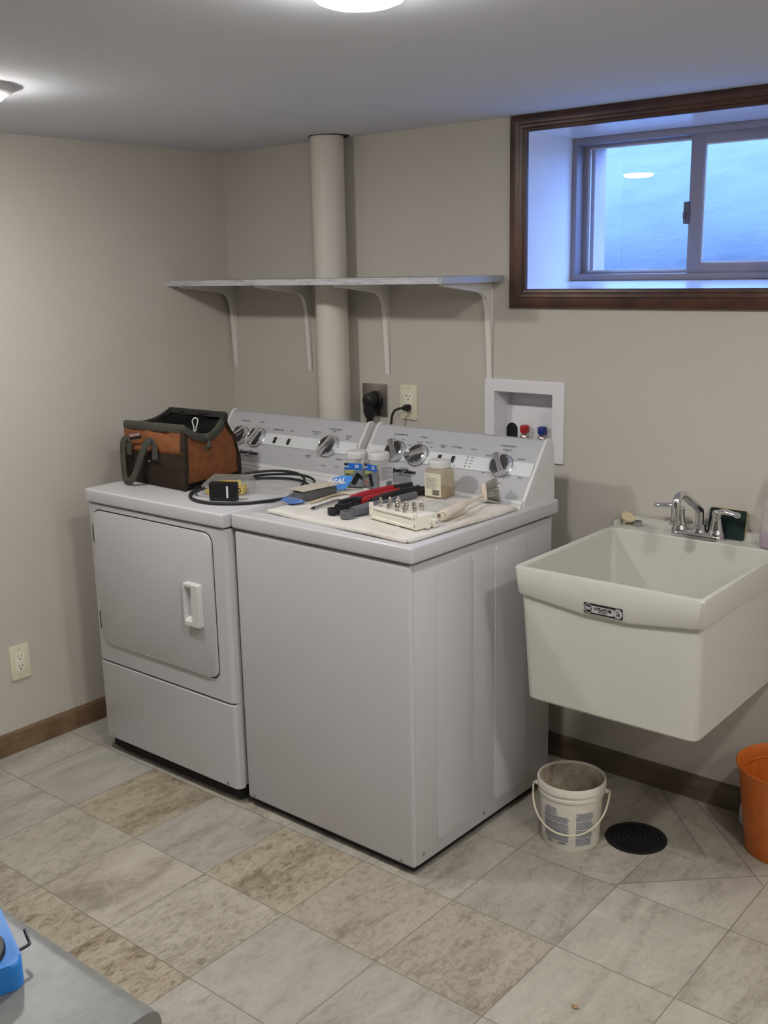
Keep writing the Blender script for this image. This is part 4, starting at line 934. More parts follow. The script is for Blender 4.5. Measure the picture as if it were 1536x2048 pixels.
# handles: flat webbing loop hanging down the front, plus its sewn anchors
FYB = lambda z: -0.7495-0.010*max(0, math.sin(PI*(z-ZT)/0.2))
anchors = [(0.306, 0.330, 1.015, 1.058), (0.438, 0.462, 1.010, 1.058)]
for x0, x1, z0, z1 in anchors:
    bm = NB(); loft(bm, [[V((x, FYB(z)-y, z)) for x, y in ((x0, 0.001), (x1, 0.001), (x1, 0.005), (x0, 0.005))] for z in (z0, (z0+z1)/2, z1)]); part('handle_anchor', bm, WEB, bag, 30)
hp = [(0.318, -0.7570, 1.050), (0.309, -0.766, 1.064), (0.297, -0.770, 1.048), (0.294, -0.771, 1.00), (0.297, -0.773, 0.960), (0.306, -0.778, 0.937), (0.324, -0.780, 0.9295), (0.343, -0.779, 0.937), (0.359, -0.777, 0.955), (0.378, -0.775, 0.990), (0.402, -0.774, 1.030), (0.421, -0.772, 1.060), (0.436, -0.763, 1.068), (0.446, -0.7575, 1.050)]
bm = NB(); sweep(bm, spline(hp, 5), [(a, b) for a, b in rrect_pts(-0.0032, 0.0032, -0.0125, 0.0125, 0.003, 2)], up=(0, 1, 0)); part('carry_handle', bm, WEB, bag, 60)
# sewn tag, rivet, carabiner
bm = NB(); tb = mk((0.356, -0.763, 1.079), (1, 0.0, 0.18), (0, -0.35, 1)); plate(bm, tb, -0.030, 0.030, -0.011, 0.011, 0.002, 0, 0.0015, 0, 2); tg = part('sewn_tag', bm, LOGOINK, bag, 20, 'black and pink sewn tag')
bm = NB(); plate(bm, tb, -0.027, 0.029, 0.000, 0.010, 0.001, 0.0015, 0.0022, 0, 2); part('tag_face', bm, M('tag_pink', (196, 150, 150), 0.7), tg, 20)
bm = NB(); lathe(bm, [(0.0035, 0), (0.003, 0.0015), (0, 0.002)], FRONT(0.418, -0.7625, 1.003), 12); part('rivet', bm, STEEL, bag)
cbp = V((0.508, -0.640, 1.112))
bm = NB(); e1 = V((0.75, 0.5, 0)).normalized(); e2 = V((0.08, 0, 1)).normalized()
tube(bm, [cbp+e1*a+e2*b for a, b in ((-0.007, 0.016), (0, 0.022), (0.008, 0.018), (0.0085, 0.008), (0.005, -0.006), (0.002, -0.020), (-0.004, -0.020), (-0.004, -0.006), (-0.0085, 0.008))], 0.0022, 8, 4, True)
cb = solo('carabiner', bm, WPLAST, 'small white carabiner clipped inside the mouth of the tool bag', 'carabiner', smooth=60)

# cable coil
cable = thing('cable_coil', 'black coaxial cable coiled on the dryer and running under the plastic package', 'cable', (0.735, -0.62, ZT))
def coil_pts():
    P = []
    P += [V((0.702, -0.758, ZT+0.034)), V((0.676, -0.762, ZT+0.028)), V((0.640, -0.768, ZT+0.014))]
    def arc(cx, cy, rx, ry, z, a0, a1, n, k):
        for i in range(n):
            a = a0+(a1-a0)*i/n; lift = 0.010*max(0, math.sin(a))*(k+0.3)
            P.append(V((max(cx+rx*math.cos(a), 0.574+0.008*k), cy+ry*math.sin(a), ZT+z+lift)))
    arc(0.735, -0.628, 0.166, 0.180, 0.0125, PI*1.18, PI*0.05, 11, 2)
    arc(0.735, -0.626, 0.170, 0.196, 0.0045, 0, -2*PI, 20, 0)
    arc(0.740, -0.616, 0.172, 0.212, 0.0050, 0, -2*PI, 20, 1)
    return P
cp = coil_pts()
for p in cp[3:]:
    if 0.52 < p.x < 0.60 and p.y > -0.70: p.x = max(p.x, 0.572)
bm = NB(); sweep(bm, spline(cp, 4), circ(0, 0, 0.0042, 10)); part('cable', bm, RUBBER, cable, 60)
bm = NB(); cyl(bm, (0.700, -0.758, ZT+0.0345), (0.716, -0.756, ZT+0.036), 0.0036, n=12); cyl(bm, (0.684, -0.760, ZT+0.031), (0.700, -0.758, ZT+0.0345), 0.0050, n=12); part('connector', bm, NICKEL, cable)

# clear case with yellow pieces
cs = thing('plastic_case', 'clear plastic case holding yellow pieces, leaning beside the tool bag', 'plastic case', (0.70, -0.66, ZT))
CLR = clear_mat('milky_plastic', (0.97, 0.97, 0.95), 0.16, (0.72, 0.71, 0.68)); cm = TOP(0.684, -0.668, ZT+0.0008, 0.50)
bm = NB(); ro = rrect_pts(-0.072, 0.072, -0.052, 0.060, 0.010, 4); ri = rrect_pts(-0.066, 0.066, -0.046, 0.054, 0.008, 4)
loft(bm, [[V((x, y, 0)) for x, y in ro], [V((x, y, 0.030)) for x, y in ro], [V((x*0.93, y*0.93, 0.040+0.006*y/0.06)) for x, y in ro]], mat=cm); part('case_shell', bm, CLR, cs, 30)
YEL = M('yellow_plastic', (222, 190, 44), 0.45, var=0.05)
for (x, y, a, L, z) in ((0.000, -0.032, 0.03, 0.060, 0.002), (0.004, -0.006, -0.06, 0.056, 0.002), (-0.002, 0.022, 0.05, 0.050, 0.002), (0.008, -0.012, 0.3, 0.036, 0.0205)):
    bm = NB(); box(bm, -L, L, -0.011, 0.011, z, z+0.018, 0.003, mat=cm @ Matrix.Translation((x, y, 0)) @ Matrix.Rotation(a, 4, 'Z')); part('yellow_insert', bm, YEL, cs, 30, 'yellow insert')
bm = NB(); t = NB(); gx, gy = 16, 12; g = []
for i in range(gx+1):
    row = []
    for j in range(gy+1):
        u, v = i/gx, j/gy; row.append(t.verts.new((0.755+0.105*u-0.05*v, -0.665+0.055*u+0.115*v, ZT+0.003+0.003*math.sin(u*9+v*4)*math.sin(v*7)+0.004*u*(1-u)*4+0.010*(1-u)**2)))
    g.append(row)
for i in range(gx):
    for j in range(gy): t.faces.new((g[i][j], g[i+1][j], g[i+1][j+1], g[i][j+1]))
bmesh.ops.solidify(t, geom=t.faces[:], thickness=0.0006); merge(bm, t)
solo('plastic_bag', bm, clear_mat('thin_film', (0.98, 0.98, 0.97), 0.10, (0.78, 0.77, 0.74), 0.1, 1.2), 'flat clear plastic bag lying on the dryer inside the cable coil', 'plastic bag', smooth=60)
ad = thing('power_adapter', 'small black box with a white sticker, standing in front of the clear case', 'adapter', (0.775, -0.765, ZT))
am = mk((0.764, -0.760, ZT+0.0008), (math.cos(0.48), math.sin(0.48), 0), (0, 0, 1))
bm = NB(); prism(bm, rrect_pts(-0.043, 0.043, 0, 0.056, 0.004, 3), -0.012, 0.012, am, 0.002); part('adapter_body', bm, BLACK, ad, 30)
bm = NB(); plate(bm, am, 0.012, 0.0185, 0.010, 0.046, 0.0005, 0.012, 0.0125, 0, 1); part('sticker', bm, LWHITE, ad, 0, 'white strip sticker')
bm = NB(); t = NB(); tube(bm, [am @ V((0.043+0.005+0.005*math.cos(a), 0.031+0.006*math.sin(a), 0)) for a in [2*PI*i/10 for i in range(10)]], 0.0018, 8, 3, True); part('hanging_loop', bm, BLACK, ad, 60)

# ------------------------------------------------------------------ things on the washer
ZW = 0.9178
def towel_mat():
    m, nt, b = new_mat('cream_towel'); co = objco(nt, geo=True); f = noise(nt, co, 9, 5, 0.65); f2 = noise(nt, co, 14, 4, 0.6)
    c = ramp(nt, f, [(0.28, lin((200, 188, 168))), (0.48, lin((216, 211, 203))), (0.7, lin((222, 218, 211)))])
    c = mixc(nt, ramp(nt, f2, [(0.70, (0, 0, 0)), (0.80, (0.6, 0.6, 0.6))]), c, lin((196, 160, 112)))
    nt.links.new(c, b.inputs['Base Color']); b.inputs['Roughness'].default_value = 0.95
    bump(nt, noise(nt, co, 500, 3), b, 0.5, 0.002); return m
bm = NB(); t = NB()
outl = [(1.012, -0.812), (1.10, -0.822), (1.25, -0.832), (1.40, -0.842), (1.520, -0.848), (1.534, -0.843), (1.541, -0.830), (1.550, -0.70), (1.558, -0.55), (1.561, -0.40), (1.556, -0.385), (1.545, -0.378), (1.30, -0.376), (1.05, -0.378), (0.985, -0.385), (0.975, -0.40), (0.985, -0.55), (0.998, -0.70), (1.002, -0.80)]
ol_ = spline([(x, y, 0) for x, y in outl], 4, True)
cx, cy = 1.27, -0.61
def tring(k, z): return [V((cx+(p.x-cx)*k, cy+(p.y-cy)*k, z+0.0012*math.sin(i*0.7))) for i, p in enumerate(ol_)]
loft(bm, [tring(0.985, ZW), tring(0.997, ZW+0.001), tring(1.0, ZW+0.005), tring(0.995, ZW+0.0095), tring(0.985, ZW+0.0115), tring(0.90, ZW+0.0105), tring(0.5, ZW+0.0105), tring(0.1, ZW+0.0105)], cap1=True)
for v in bm.verts: v.co.z = max(v.co.z, ZW)
solo('towel', bm, towel_mat(), 'cream stained towel spread flat over the washer top under the tools', 'towel', smooth=60)
ZL = ZW+0.0128

# plastic jars
def jar(loc, rz, label, content, lblfn, bodymat):
    j = thing('plastic_jar', label, 'jar', loc, 'plastic jars with white screw lids', 0.0)
    Mx = Matrix.Translation(loc) @ Matrix.Rotation(rz, 4, 'Z'); s = 0.033
    bm = NB(); R = lambda k, z, r=0.010: [V((x, y, z)) for x, y in rrect_pts(-s*k, s*k, -s*k, s*k, r*k, 5)]
    C = lambda rad, z: [V((rad*math.cos(a), rad*math.sin(a), z)) for a in [(-PI/2+(PI/2)*(i/6)*1.0 if False else 0) for i in range(1)]]
    def rc(rad, z):     # circle sampled like the rounded square
        return [V((rad*V((x, y)).normalized().x, rad*V((x, y)).normalized().y, z)) for x, y in rrect_pts(-s, s, -s, s, 0.010, 5)]
    loft(bm, [R(0.93, 0), R(1.0, 0.003), R(1.0, 0.078), R(0.97, 0.084), rc(0.029, 0.088), rc(0.0285, 0.098)], mat=Mx); part('jar_body', bm, bodymat, j, 40)
    bm = NB(); pr = []
    n = 60
    for i in range(n): a = 2*PI*i/n; pr.append((a, 1.0+(0.012 if (i//3) % 2 else 0)))
    ringz = lambda r, z: [V((r*k*math.cos(a), r*k*math.sin(a), z)) for a, k in pr]
    loft(bm, [ringz(0.0328, 0.0885), ringz(0.0333, 0.0905), ringz(0.0333, 0.106), ringz(0.0310, 0.1095), ringz(0.023, 0.1105)], mat=Mx); part('lid', bm, WPLAST, j, 30, 'white ribbed screw lid')
    if content: content(j, Mx, s)
    lblfn(j, Mx, s); return j
def faceM(Mx, s, k):    # k: face index 0 = -y, 1 = +x
    return Mx @ Matrix.Rotation(k*PI/2, 4, 'Z') @ FRONT(0, -s-0.0002, 0)
def fill(col, h, nm):
    def f(j, Mx, s):
        bm = NB(); loft(bm, [[V((x, y, z)) for x, y in rrect_pts(-s*k, s*k, -s*k, s*k, 0.008, 4)] for z, k in ((0.002, 0.90), (0.004, 0.94), (h*0.8, 0.94), (h, 0.7))], mat=Mx)
        part('contents', bm, M(nm, col, 0.5, var=0.35, vscale=160), j, 40)
    return f
def blue_label(kind):
    def f(j, Mx, s):
        F = faceM(Mx, s, 0)
        bm = NB(); plate(bm, F, -0.0285, 0.0285, 0.004, 0.076, 0.0015, 0, 0.0006, 0, 2); lb = part('label', bm, M('label_photo_grey', (112, 122, 132), 0.5, var=0.25, vscale=60), j, 20, 'printed front label')
        bm = NB(); plate(bm, F, -0.0285, 0.0285, 0.056, 0.076, 0.0015, 0.0006, 0.0010, 0, 2); part('label_header', bm, LBLUE, lb, 0)
        bm = NB(); plate(bm, F, -0.0285, -0.017, 0.069, 0.076, 0.0005, 0.0010, 0.0013, 0, 1); plate(bm, F, -0.027, -0.014, 0.034, 0.042, 0.0005, 0.0006, 0.0012, 0, 1)
        Fr = F @ Matrix.Translation((0.006 if kind == 1 else 0.002, 0.024, 0)) @ Matrix.Rotation(-0.5 if kind == 1 else 0.3, 4, 'Z')
        plate(bm, Fr, -0.008, 0.008, -0.017, 0.024, 0.004, 0.0006, 0.0012, 0, 3)
        part('label_picture', bm, LOGOINK, lb, 0, 'dark tool picture')
        if kind == 1: bm = NB(); plate(bm, Fr, -0.004, 0.018, 0.010, 0.022, 0.003, 0.0006, 0.0012, 0, 3); part('label_picture', bm, LOGOINK, lb, 0, 'dark tool picture')
        bm = NB(); text_bm(bm, '50', 0.013, F @ Matrix.Translation((0.012, 0.066, 0.0011)), 0.0002, bold=0.0004); text_bm(bm, 'IDEAL', 0.0058, F @ Matrix.Translation((-0.021, 0.0655, 0.0011)), 0.0002, bold=0.0003)
        part('label_lettering', bm, WPLAST, lb, 0)
        bm = NB()
        for k, (L, y) in enumerate(((0.030, 0.053), (0.026, 0.0495), (0.028, 0.046))): plate(bm, F, -0.0265, -0.0265+L, y-0.0009, y+0.0009, 0.0002, 0.0006, 0.0010, 0, 1)
        text_bm(bm, 'RG-6', 0.006, F @ Matrix.Translation((-0.0205, 0.038, 0.0013)), 0.0002)
        part('label_stripes', bm, M('label_yellow', (206, 200, 70), 0.5), lb, 0)
        bm = NB(); cols = Fr if kind == 1 else F
        plate(bm, F, -0.0285, -0.008, 0.010, 0.024, 0.004, 0.0006, 0.0011, 0, 3); part('label_hand', bm, M('label_skin', (150, 104, 88), 0.6), lb, 0)
        F2 = faceM(Mx, s, 1)
        bm = NB(); plate(bm, F2, -0.0265, 0.0265, 0.004, 0.074, 0.0015, 0, 0.0006, 0, 2); l2 = part('side_label', bm, LWHITE, j, 20)
        bm = NB()
        for k in range(13):
            y = 0.068-0.0032*k; L = (0.046 if k % 4 else 0.028); plate(bm, F2, -0.023, -0.023+L, y-0.0006, y+0.0006, 0.0002, 0.0006, 0.0009, 0, 1)
        part('fine_print', bm, GREYP, l2, 0)
        bm = NB(); rb = random.Random(4); x = 0.000
        while x < 0.020: w_ = rb.uniform(0.0006, 0.0018); plate(bm, F2, x, x+w_, 0.008, 0.022, 0.0001, 0.0006, 0.0010, 0, 1); x += w_+rb.uniform(0.0006, 0.0014)
        part('barcode', bm, LOGOINK, l2, 0)
    return f
def cream_label(j, Mx, s):
    F = faceM(Mx, s, 0)
    bm = NB(); plate(bm, F, -0.0295, 0.0275, 0.006, 0.074, 0.0015, 0, 0.0006, 0, 2); lb = part('label', bm, PAPER, j, 20, 'cream paper label')
    bm = NB(); plate(bm, F, -0.026, -0.010, 0.066, 0.0675, 0.0002, 0.0006, 0.0009, 0, 1)
    for k in range(10): y = 0.060-0.0034*k; L = (0.040, 0.034, 0.044, 0.030)[k % 4]; plate(bm, F, -0.026, -0.026+L, y-0.0005, y+0.0005, 0.0002, 0.0006, 0.0009, 0, 1)
    part('fine_print', bm, GREYP, lb, 0)
    bm = NB(); rb = random.Random(9); x = -0.002
    while x < 0.023: w_ = rb.uniform(0.0006, 0.0018); plate(bm, F, x, x+w_, 0.010, 0.026, 0.0001, 0.0006, 0.0010, 0, 1); x += w_+rb.uniform(0.0006, 0.0014)
    part('barcode', bm, LOGOINK, lb, 0)
JARP = clear_mat('jar_plastic', (0.96, 0.95, 0.92), 0.22, (0.70, 0.68, 0.62))
jar((0.998, -0.415, ZL), -0.14+0.51-0.0, 'clear jar with blue tool-picture label, left of the two jars standing together', fill((96, 88, 76), 0.05, 'jar_parts_grey'), blue_label(1), JARP)
jar((1.075, -0.400, ZL), -0.17, 'clear jar with blue label and white side label, right of the two jars standing together', fill((110, 100, 84), 0.04, 'jar_parts_brown'), blue_label(2), JARP)
jar((1.308, -0.402, ZL), 0.02, 'yellowish jar with cream barcode label standing alone near the brush', fill((172, 150, 104), 0.03, 'jar_parts_brass'), cream_label, clear_mat('jar_amber', (0.93, 0.88, 0.76), 0.34, (0.62, 0.55, 0.40)))

# blister package with blue header
pk = thing('plastic_package', 'clear plastic package with tan card top and blue header, over the cable', 'package', (1.02, -0.60, ZL-0.001))
pm = mk((1.010, -0.585, ZL), (0.10, 0.995, 0), (-0.995, 0.10, 0))      # local x runs away from the camera, y to the left
def crumple(bm, k, seed):
    for v in bm.verts:
        q = v.co*90
        v.co += V((math.sin(q.x+q.z*1.7+seed), math.sin(q.y*1.3+q.x+seed*2), 0.7*math.sin(q.x*1.1+q.y+seed*3)))*k
    return bm
bm = NB(); t = NB(); rings = []
for i in range(15):
    u = i/14; x = -0.115+0.165*u; hw = 0.036*(0.9+0.1*math.sin(u*5)); hh = 0.0315*min(1, u*9+0.25)*(1 if u < 0.8 else (1-(u-0.8)*2.2))
    rings.append([V((x, a*hw, hh*b)) for a, b in ((-1, 0.02), (-1.04, 0.5), (-0.95, 0.96), (-0.5, 1), (0, 1), (0.5, 1), (0.95, 0.96), (1.04, 0.5), (1, 0.02), (0.5, 0), (0, 0), (-0.5, 0))])
loft(t, rings); crumple(t, 0.0014, 1)
for v in t.verts: v.co.z = max(v.co.z, 0.0)
merge(bm, t, pm); part('clear_wrap', bm, clear_mat('wrap_film', (0.94, 0.94, 0.94), 0.12, (0.6, 0.6, 0.62), 0.12, 1.25), pk, 25)
bm = NB(); box(bm, -0.095, 0.030, -0.029, 0.029, 0.003, 0.026, 0.004, mat=pm); part('black_contents', bm, M('packed_grey', (64, 62, 60), 0.5, var=0.3, vscale=60), pk, 30)
bm = NB(); box(bm, -0.108, 0.036, -0.035, 0.036, 0.0318, 0.0335, 0.0005, mat=pm); part('card', bm, M('card_tan', (192, 184, 168), 0.7, var=0.05), pk, 0, 'tan card')
bm = NB(); t = NB(); prism(t, [(-0.030, 0.004), (-0.012, 0.0), (0.018, 0.004), (0.034, 0.030), (0.030, 0.042), (0.006, 0.046), (-0.028, 0.040)], 0.0, 0.003, Matrix.Identity(4)); bmesh.ops.triangulate(t, faces=t.faces)
bmesh.ops.subdivide_edges(t, edges=t.edges[:], cuts=3, use_grid_fill=True)
crumple(t, 0.0012, 2)
hm = mk((1.010, -0.508, ZL+0.002), (0.80, 0.60, 0.10), (-0.16, 0.42, 0.9))
merge(bm, t, hm); hd = part('header_flap', bm, BRIGHTBLUE, pk, 30, 'bright blue header flap')
bm = NB(); hx = hm @ mk((-0.020, 0.026, 0.0045), (1, 0.06, 0), (-0.06, 1, 0)); text_bm(bm, 'IDEAL', 0.024, hx, 0.0008, 0.2, 0.0010); part('header_lettering', bm, WPLAST, hd, 0)
bm = NB(); t = NB(); prism(t, [(-0.155, -0.030), (-0.110, -0.044), (-0.095, 0.0), (-0.105, 0.046), (-0.140, 0.034), (-0.150, 0.0)], 0.0, 0.002, Matrix.Identity(4)); bmesh.ops.triangulate(t, faces=t.faces); bmesh.ops.subdivide_edges(t, edges=t.edges[:], cuts=3, use_grid_fill=True); crumple(t, 0.0022, 3)
for v in t.verts: v.co.z = v.co.z+0.004
merge(bm, t, pm); part('tail_flap', bm, M('tail_blue', (86, 124, 190), 0.4, var=0.2, vscale=90), pk, 25, 'crinkled blue tail')
# twist tie and pick
bm = NB(); tube(bm, [(1.052, -0.690, ZL+0.002), (1.052, -0.660, ZL+0.0035), (1.048, -0.60, ZL+0.004), (1.052, -0.545, ZL+0.0035), (1.075, -0.535, ZL+0.0025)], 0.0022, 8); tube(bm, [(1.057, -0.690, ZL+0.002), (1.060, -0.655, ZL+0.005), (1.052, -0.59, ZL+0.0065), (1.056, -0.54, ZL+0.003)], 0.0022, 8)
solo('cord_bundle', bm, M('cord_tan', (206, 186, 150), 0.7, var=0.08), 'thin tan cord bundle beside the plastic package on the towel', 'cord', smooth=60)
pkk = thing('pen', 'thin silver metal pen lying on the towel beside the black ring tool', 'pen', (1.105, -0.69, ZL))
a_, b_ = V((1.119, -0.755, ZL+0.0048)), V((1.107, -0.625, ZL+0.0048)); d_ = (b_-a_).normalized()
bm = NB(); cyl(bm, a_+d_*0.014, b_, 0.0042, n=16); cyl(bm, b_, b_+d_*0.002, 0.0042, 0.003, 16); part('barrel', bm, STEEL, pkk)
bm = NB(); cyl(bm, a_, a_+d_*0.006, 0.0016, 0.0026, 12); cyl(bm, a_+d_*0.006, a_+d_*0.014, 0.0026, 0.0042, 14); part('tip', bm, BLACK, pkk)
bm = NB(); box(bm, -0.0012, 0.0012, 0, 0.035, 0.0040, 0.0052, mat=mk(b_-d_*0.04, d_.cross(V((0, 0, 1))), d_)); part('clip', bm, CHROME, pkk)

# crimping tools
def ribbon_prism(bm, pts, widths, z0, z1, bev=0.003, sub=5):
    """flat bar following a centre line, rounded rim"""
    P = spline([(x, y, 0) for x, y in pts], sub); W = []
    m = len(widths)
    for i in range(len(P)):
        u = i/(len(P)-1)*(m-1); k = min(int(u), m-2); W.append(widths[k]+(widths[k+1]-widths[k])*(u-k))
    L, R = [], []
    for i, p in enumerate(P):
        t = (P[min(i+1, len(P)-1)]-P[max(i-1, 0)]).normalized(); n = V((-t.y, t.x, 0)); L.append(p+n*W[i]/2); R.append(p-n*W[i]/2)
    t = NB(); rings = []
    for i in range(len(P)):
        a, b = R[i], L[i]; c = (a+b)/2; e = bev
        ia = a+(c-a).normalized()*min(e, (a-c).length*0.6); ib = b+(c-b).normalized()*min(e, (b-c).length*0.6)
        rings.append([V((a.x, a.y, z0+e)), V((a.x, a.y, z1-e)), V((ia.x, ia.y, z1)), V((ib.x, ib.y, z1)), V((b.x, b.y, z1-e)), V((b.x, b.y, z0+e)), V((ib.x, ib.y, z0)), V((ia.x, ia.y, z0))])
    loft(bm, rings); return bm
def ring_jaw(bm, cx, cy, r0, r1, z0, z1):
    lathe(bm, [(r0, z0), (r1, z0), (r1, z1-0.001), (r1-0.001, z1), (r0+0.001, z1), (r0, z1-0.001), (r0, z0)], Matrix.Translation((cx, cy, 0)), 36)
cr = thing('crimping_tool', 'red-handled crimping tool with black ring end lying on the towel', 'crimping tool', (1.185, -0.58, ZL))
bm = NB(); ring_jaw(bm, 1.201, -0.748, 0.0115, 0.0185, ZL+0.0002, ZL+0.016); ribbon_prism(bm, [(1.198, -0.731), (1.192, -0.70), (1.182, -0.66), (1.176, -0.612)], [0.018, 0.030, 0.036, 0.034], ZL+0.0004, ZL+0.022); box(bm, 1.176, 1.196, -0.705, -0.640, ZL+0.020, ZL+0.028, 0.003); part('jaw', bm, BLACK, cr, 35)
bm = NB(); ribbon_prism(bm, [(1.163, -0.625), (1.158, -0.57), (1.160, -0.50), (1.170, -0.445)], [0.024, 0.026, 0.022, 0.018], ZL+0.002, ZL+0.026, 0.006); part('handle', bm, RED, cr, 45, 'red handle')
bm = NB(); ribbon_prism(bm, [(1.188, -0.625), (1.190, -0.57), (1.190, -0.50), (1.192, -0.445)], [0.022, 0.024, 0.020, 0.018], ZL+0.001, ZL+0.020, 0.006); part('handle', bm, RED, cr, 45, 'red handle')
bm = NB(); ribbon_prism(bm, [(1.170, -0.450), (1.180, -0.42), (1.185, -0.395), (1.181, -0.376)], [0.021, 0.024, 0.022, 0.014], ZL+0.003, ZL+0.026, 0.006); part('grip', bm, BLACK, cr, 45, 'black grip')
bm = NB(); ribbon_prism(bm, [(1.192, -0.450), (1.206, -0.42), (1.213, -0.40), (1.214, -0.382)], [0.020, 0.022, 0.020, 0.014], ZL+0.001, ZL+0.020, 0.006); part('grip', bm, BLACK, cr, 45, 'black grip')
ct = thing('cable_stripper', 'grey and black cable tool with ring end, partly behind the white connector block', 'cable tool', (1.255, -0.62, ZL))
bm = NB(); ring_jaw(bm, 1.262, -0.762, 0.0125, 0.0195, ZL+0.0002, ZL+0.018); ribbon_prism(bm, [(1.264, -0.744), (1.266, -0.71), (1.268, -0.67), (1.262, -0.63)], [0.020, 0.034, 0.038, 0.032], ZL+0.0004, ZL+0.024, 0.004); part('jaw', bm, GREYP, ct, 35, 'grey jaw end')
bm = NB(); ribbon_prism(bm, [(1.250, -0.645), (1.236, -0.60), (1.228, -0.54), (1.234, -0.47), (1.250, -0.425), (1.270, -0.408)], [0.026, 0.028, 0.024, 0.024, 0.024, 0.014], ZL+0.001, ZL+0.027, 0.007); part('handle', bm, BLACK, ct, 45)
bm = NB(); ribbon_prism(bm, [(1.266, -0.635), (1.262, -0.58), (1.258, -0.52), (1.264, -0.46)], [0.018, 0.020, 0.018, 0.014], ZL+0.001, ZL+0.020, 0.006); part('handle', bm, GREYP, ct, 45, 'grey handle')

# white block with screw connectors
ba = -0.187; bw, bd_, bh = 0.186, 0.076, 0.034
sb = thing('connector_block', 'white plastic block with metal screw connectors standing on the towel', 'connector block', (1.40, -0.70, ZL))
Bk = TOP(1.322, -0.737, ZL+0.0004, ba)
CRM = M('block_cream', (226, 223, 210), 0.45, var=0.015)
bm = NB(); box(bm, 0, bw, 0.004, bd_, 0, bh, 0.0015, mat=Bk)
fm = Bk @ FRONT(0, 0.004, 0); scoop(bm, fm, (0.001, bw-0.001, 0.0005, bh-0.0005), (0.012, bw-0.014, 0.007, bh-0.005), 0.004, -0.001, 0.001)
part('housing', bm, CRM, sb, 25)
for x in (0.003, bw-0.003):
    bm = NB(); box(bm, x-0.0055, x+0.0055, -0.002, 0.0075, 0, bh+0.012, 0.002, mat=Bk); p = part('corner_post', bm, CRM, sb, 30)
    bm = NB()
    for z in (0.010, 0.030): plate(bm, Bk @ FRONT(x, -0.002, z), -0.0009, 0.0009, -0.003, 0.003, 0.0008, -0.001, 0.0004, 0, 2)
    part('post_slot', bm, DARK, p, 0)
bm = NB(); box(bm, bw-0.002, bw+0.010, 0.030, 0.044, 0, 0.008, 0.002, mat=Bk); box(bm, bw-0.002, bw+0.012, 0.052, 0.070, 0, 0.022, 0.003, mat=Bk); cyl(bm, Bk @ V((bw+0.003, 0.061, 0.022)), Bk @ V((bw+0.003, 0.061, 0.026)), 0.006, n=16); part('mounting_tab', bm, CRM, sb, 30)
bm = NB(); prism(bm, circ(0, 0, 0.0022, 12), 0.0005, 0.0014, Bk @ SIDE(bw+0.0115, 0.061, 0.013)); prism(bm, circ(0, 0, 0.0028, 12), 0, 0.0005, Bk @ TOP(bw+0.003, 0.061, 0.0261)); part('screw_hole', bm, DARK, sb, 0)
def fconn(x, y, tall):
    Mx = Bk @ Matrix.Translation((x, y, bh))
    bm = NB(); lathe(bm, [(0.0058, -0.0005), (0.0058, 0.003), (0.0046, 0.0034), (0.0046, 0.0085)], Mx, 6, True); lathe(bm, [(0.0045, 0.003), (0.0045, 0.012), (0.0042, 0.0125)], Mx, 20)
    lathe(bm, [(0.0060, 0.0075), (0.0066, 0.009), (0.0066, 0.018), (0.0058, 0.0195), (0.003, 0.0195)] if tall else [(0.0055, 0.0075), (0.0055, 0.0165), (0.005, 0.0175), (0.002, 0.0175)], Mx, 20, True, True)
    if tall: lathe(bm, [(0.0032, 0.0193), (0.0036, 0.024), (0.0022, 0.0265), (0, 0.027)], Mx, 14)
    part('screw_connector', bm, NICKEL, sb, 30)
for x, y, tl in ((0.026, 0.022, 1), (0.040, 0.048, 1), (0.061, 0.020, 0), (0.053, 0.072, 1), (0.072, 0.046, 1), (0.097, 0.018, 1), (0.110, 0.044, 1), (0.125, 0.020, 0), (0.108, 0.080, 0), (0.143, 0.044, 0), (0.140, 0.078, 1)): fconn(x, 0.014+(y-0.018)*0.80, tl)

# brush
br = thing('scrub_brush', 'white-handled brush with grey bristles lying on the towel at the washer corner', 'brush', (1.48, -0.5, ZL))
h0, h1, h2 = V((1.503, -0.655, ZL+0.0165)), V((1.486, -0.545, ZL+0.020)), V((1.463, -0.400, ZL+0.024))
BRW = M('worn_white_plastic', (218, 206, 190), 0.5, var=0.06, vscale=40)
bm = NB(); sweep(bm, spline([h0+V((0.002, -0.006, 0)), h0, h0.lerp(h1, 0.35), h0.lerp(h1, 0.7), h1, h1.lerp(h2, 0.15), h1.lerp(h2, 0.3)], 6), circ(0, 0, 0.0145, 18, 0.0165), up=(0, 0, 1), scale=lambda u: (0.55+0.45*math.sin(min(1, u*4)*PI/2) if u < 0.25 else (1.0-0.1*math.sin((u-0.25)*6) if u < 0.62 else 0.92-(u-0.62)*1.55)))
part('handle', bm, BRW, br, 60)
bm = NB(); cyl(bm, h0+V((0.0005, -0.0145, 0.004)), h0+V((0.001, -0.0165, 0.0042)), 0.0050, 0.0044, 14); part('hanging_hole', bm, M('hole_tan', (120, 96, 72), 0.7), br, 30)
bm = NB(); sweep(bm, [h1.lerp(h2, 0.15), h1.lerp(h2, 0.6), h2], circ(0, 0, 0.0045, 12, 0.006), up=(0, 0, 1)); part('shaft', bm, BRW, br, 60)
rgt = V((0.77, 0.64, 0.0)).normalized(); upv = V((-0.10, -0.06, 0.99)).normalized(); hc = h2+V((0, 0, 0.006))
bm = NB(); hb = mk(hc, upv, rgt.cross(upv)); prism(bm, rrect_pts(-0.027, 0.027, -0.013, 0.013, 0.010, 5), -0.006, 0.007, hb, 0.002)
zm = min(v.co.z for v in bm.verts); bm.transform(Matrix.Translation((0, 0, max(0, ZL+0.0003-zm)))); hc = hc+V((0, 0, max(0, ZL+0.0003-zm)))
part('head', bm, BRW, br, 30)
